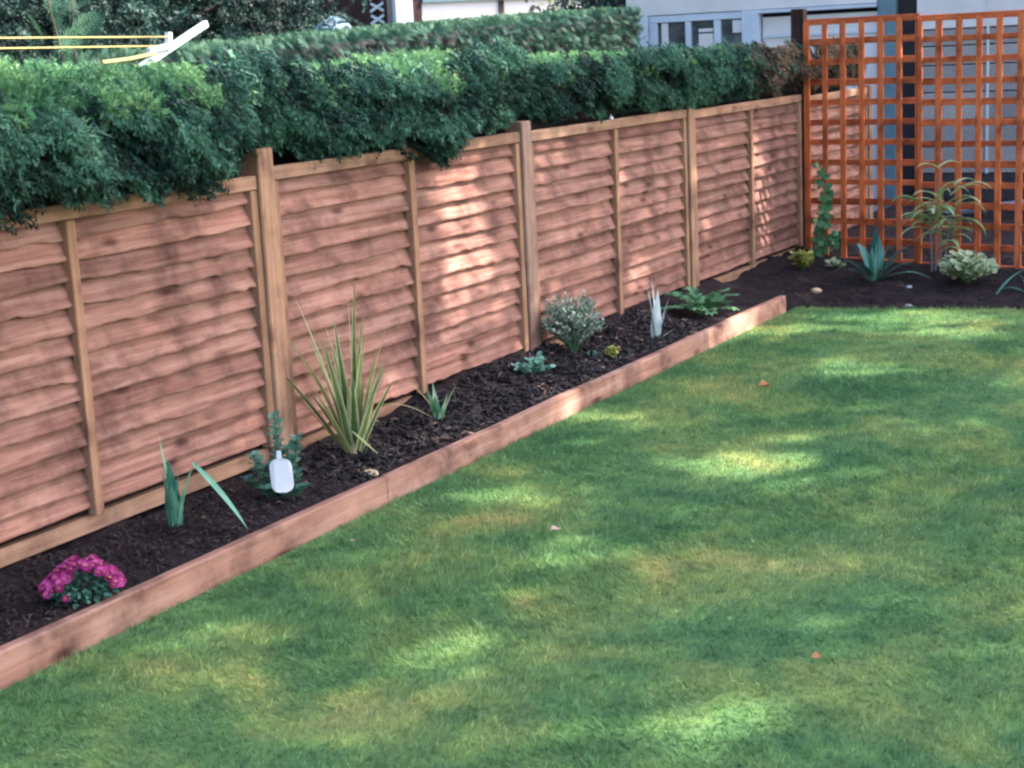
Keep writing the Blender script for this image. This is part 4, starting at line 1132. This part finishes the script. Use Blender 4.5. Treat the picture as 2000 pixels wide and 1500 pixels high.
# ------------------------------------------------------------------ unseen tree added beside the lawn: gaps cut in its crown place sun patches
LAWN_PATCH = [
    (.44, 3.25, .02, .34, .12, -.02),
    (1.618, 0.777, 0.323, 0.109, -0.084, 0.234),
    (1.305, -0.375, 0.141, 0.052, -0.078, 0.149),
    (0.828, 0.171, 0.120, 0.042, -0.066, 0.118),
    (1.271, 2.574, 0.245, 0.067, -0.066, 0.208),
    (0.855, 3.529, 0.154, 0.037, -0.059, 0.176),
    (1.206, 4.029, 0.390, 0.088, -0.057, 0.209),
    (1.421, 3.634, 0.295, 0.071, -0.038, 0.145),
    (1.941, 3.131, 0.134, 0.035, -0.032, 0.151),
    (2.033, 2.494, 0.123, 0.035, -0.033, 0.150),
    (0.857, -1.633, 0.106, 0.043, -0.066, 0.077),
    (1.485, -1.074, 0.165, 0.066, -0.050, 0.087),
    (2.239, -1.361, 0.201, 0.084, -0.060, 0.149),
    (2.018, -0.699, 0.089, 0.035, -0.026, 0.067),
    (2.659, -0.298, 0.075, 0.029, -0.027, 0.125),
    (0.634, 1.430, 0.187, 0.057, -0.059, 0.124),
    (0.876, 1.312, 0.100, 0.031, -0.037, 0.084),
    (1.748, 3.564, 0.143, 0.035, -0.025, 0.112),
    (1.424, -1.383, 0.108, 0.044, -0.056, 0.088),
    (0.824, -1.232, 0.081, 0.032, -0.057, 0.074),
    (2.618, -0.792, 0.102, 0.041, -0.022, 0.087),
    (1.881, -1.557, 0.097, 0.041, -0.035, 0.065),
    (1.408, -1.755, 0.122, 0.051, -0.038, 0.053),
    (2.088, -0.084, 0.098, 0.037, -0.025, 0.076),
]
FENCE_PATCH = [
    (1.384, 0.894, 0.241, -0.026, 0.022, 0.205),
    (1.33, 0.62, 0.15, -0.02, 0.022, 0.20),
    (2.30, 0.300, 0.26, -0.05, 0.011, 0.085),
    (3.095, 0.336, 0.170, -0.033, 0.015, 0.130),
    (2.979, 0.880, 0.120, -0.017, 0.008, 0.090),
    (5.015, 0.411, 0.180, -0.023, 0.011, 0.238),
    (4.880, 0.860, 0.070, -0.007, 0.009, 0.200),
    (-0.348, 0.860, 0.120, -0.017, 0.006, 0.043),
    (-0.300, 0.420, 0.150, -0.040, 0.008, 0.060),
]
def shade_tree():
    r = np.random.default_rng(5)
    o = thing('unseen_shade_tree', 'unseen leafy tree added right of the view, its crown gaps placed to dapple the lawn', 'tree', (8.7, 7.2, 0))
    # boughs aimed so the crown lies between the lawn and the sun
    tgt = []
    for gx, gy in [(a_, b_) for a_ in np.arange(-1.6, 4.4, .62) for b_ in np.arange(-4.0, 9.2, .62)]:
        hgt_ = r.uniform(6.6, 9.0); t_ = hgt_ / SUN[2]
        tgt.append(np.array([gx, gy, 0]) + SUN * t_ + r.normal(0, .15, 3))
    tgt = np.array(tgt)
    q = MB(); top = np.array([8.85, 7.1, 5.4])
    q.tube([(8.7, 7.2, -.1), (8.72, 7.2, 1.8), (8.8, 7.15, 3.8), top], [.24, .18, .15, .12], 10)
    q.build('trunk', M['bark_wood'], o)
    q = MB()
    for k in range(9):
        sub = tgt[r.integers(0, len(tgt))]
        q.tube([top, (top + sub) / 2 + np.array([0, 0, .35]), sub], [.07, .045, .015], 6)
    q.build('branches', M['bark_wood'], o)
    k = 140
    P = (tgt[:, None, :] + r.normal(size=(len(tgt), k, 3)) * np.array([.42, .42, .3])).reshape(-1, 3)
    # where each leaf's shadow falls: first the fence, else the lawn
    tf = P[:, 0] / SUN[0]; F = P - SUN * tf[:, None]
    onf = (F[:, 2] > .05) & (F[:, 2] < 1.35)
    G = P - SUN * (P[:, 2] / SUN[2])[:, None]
    over = F[:, 2] >= 1.35                                     # beyond the fence: hedge top and the gardens behind
    keep = np.ones(len(P))
    wob = np.array([fbm(a_, b_, 2.6, 4.0) for a_, b_ in zip(G[:, 0], G[:, 1])])
    for cx_, cy_, ax_, ay_, bx_, by_ in LAWN_PATCH:
        det = ax_ * by_ - ay_ * bx_; dx, dy = G[:, 0] - cx_, G[:, 1] - cy_
        s_ = np.hypot((dx * by_ - dy * bx_) / det, (ax_ * dy - ay_ * dx) / det) * (1 + .35 * wob)
        keep = np.minimum(keep, np.where(onf | over, 1, smooth01((s_ - 1.22) / .22)))
    for cx_, cy_, ax_, ay_, bx_, by_ in FENCE_PATCH:
        det = ax_ * by_ - ay_ * bx_; dx, dy = F[:, 1] - cx_, F[:, 2] - cy_
        s_ = np.hypot((dx * by_ - dy * bx_) / det, (ax_ * dy - ay_ * dx) / det) * (1 + .35 * wob)
        keep = np.minimum(keep, np.where(onf, smooth01((s_ - 1.12) / .25), 1))
    keep = np.where(onf, keep * FENCE_DENS, keep * LAWN_DENS)
    keep = np.where(over, np.where(F[:, 2] < 1.36, 1.0, HEDGE_DENS), keep)
    P = P[r.random(len(P)) < keep]
    n = len(P)
    scatter('foliage', M['olive_leaf'], LEAF_V, LEAF_F, P, basis(unit(r.normal(size=(n, 3)) + np.array([0, 0, -.3])), r.normal(size=(n, 3)) * .6 + np.array([.3, .2, .8])), r.uniform(.16, .25, n), None, o)
LAWN_DENS, FENCE_DENS, HEDGE_DENS = 1.0, 1.0, .12
shade_tree()
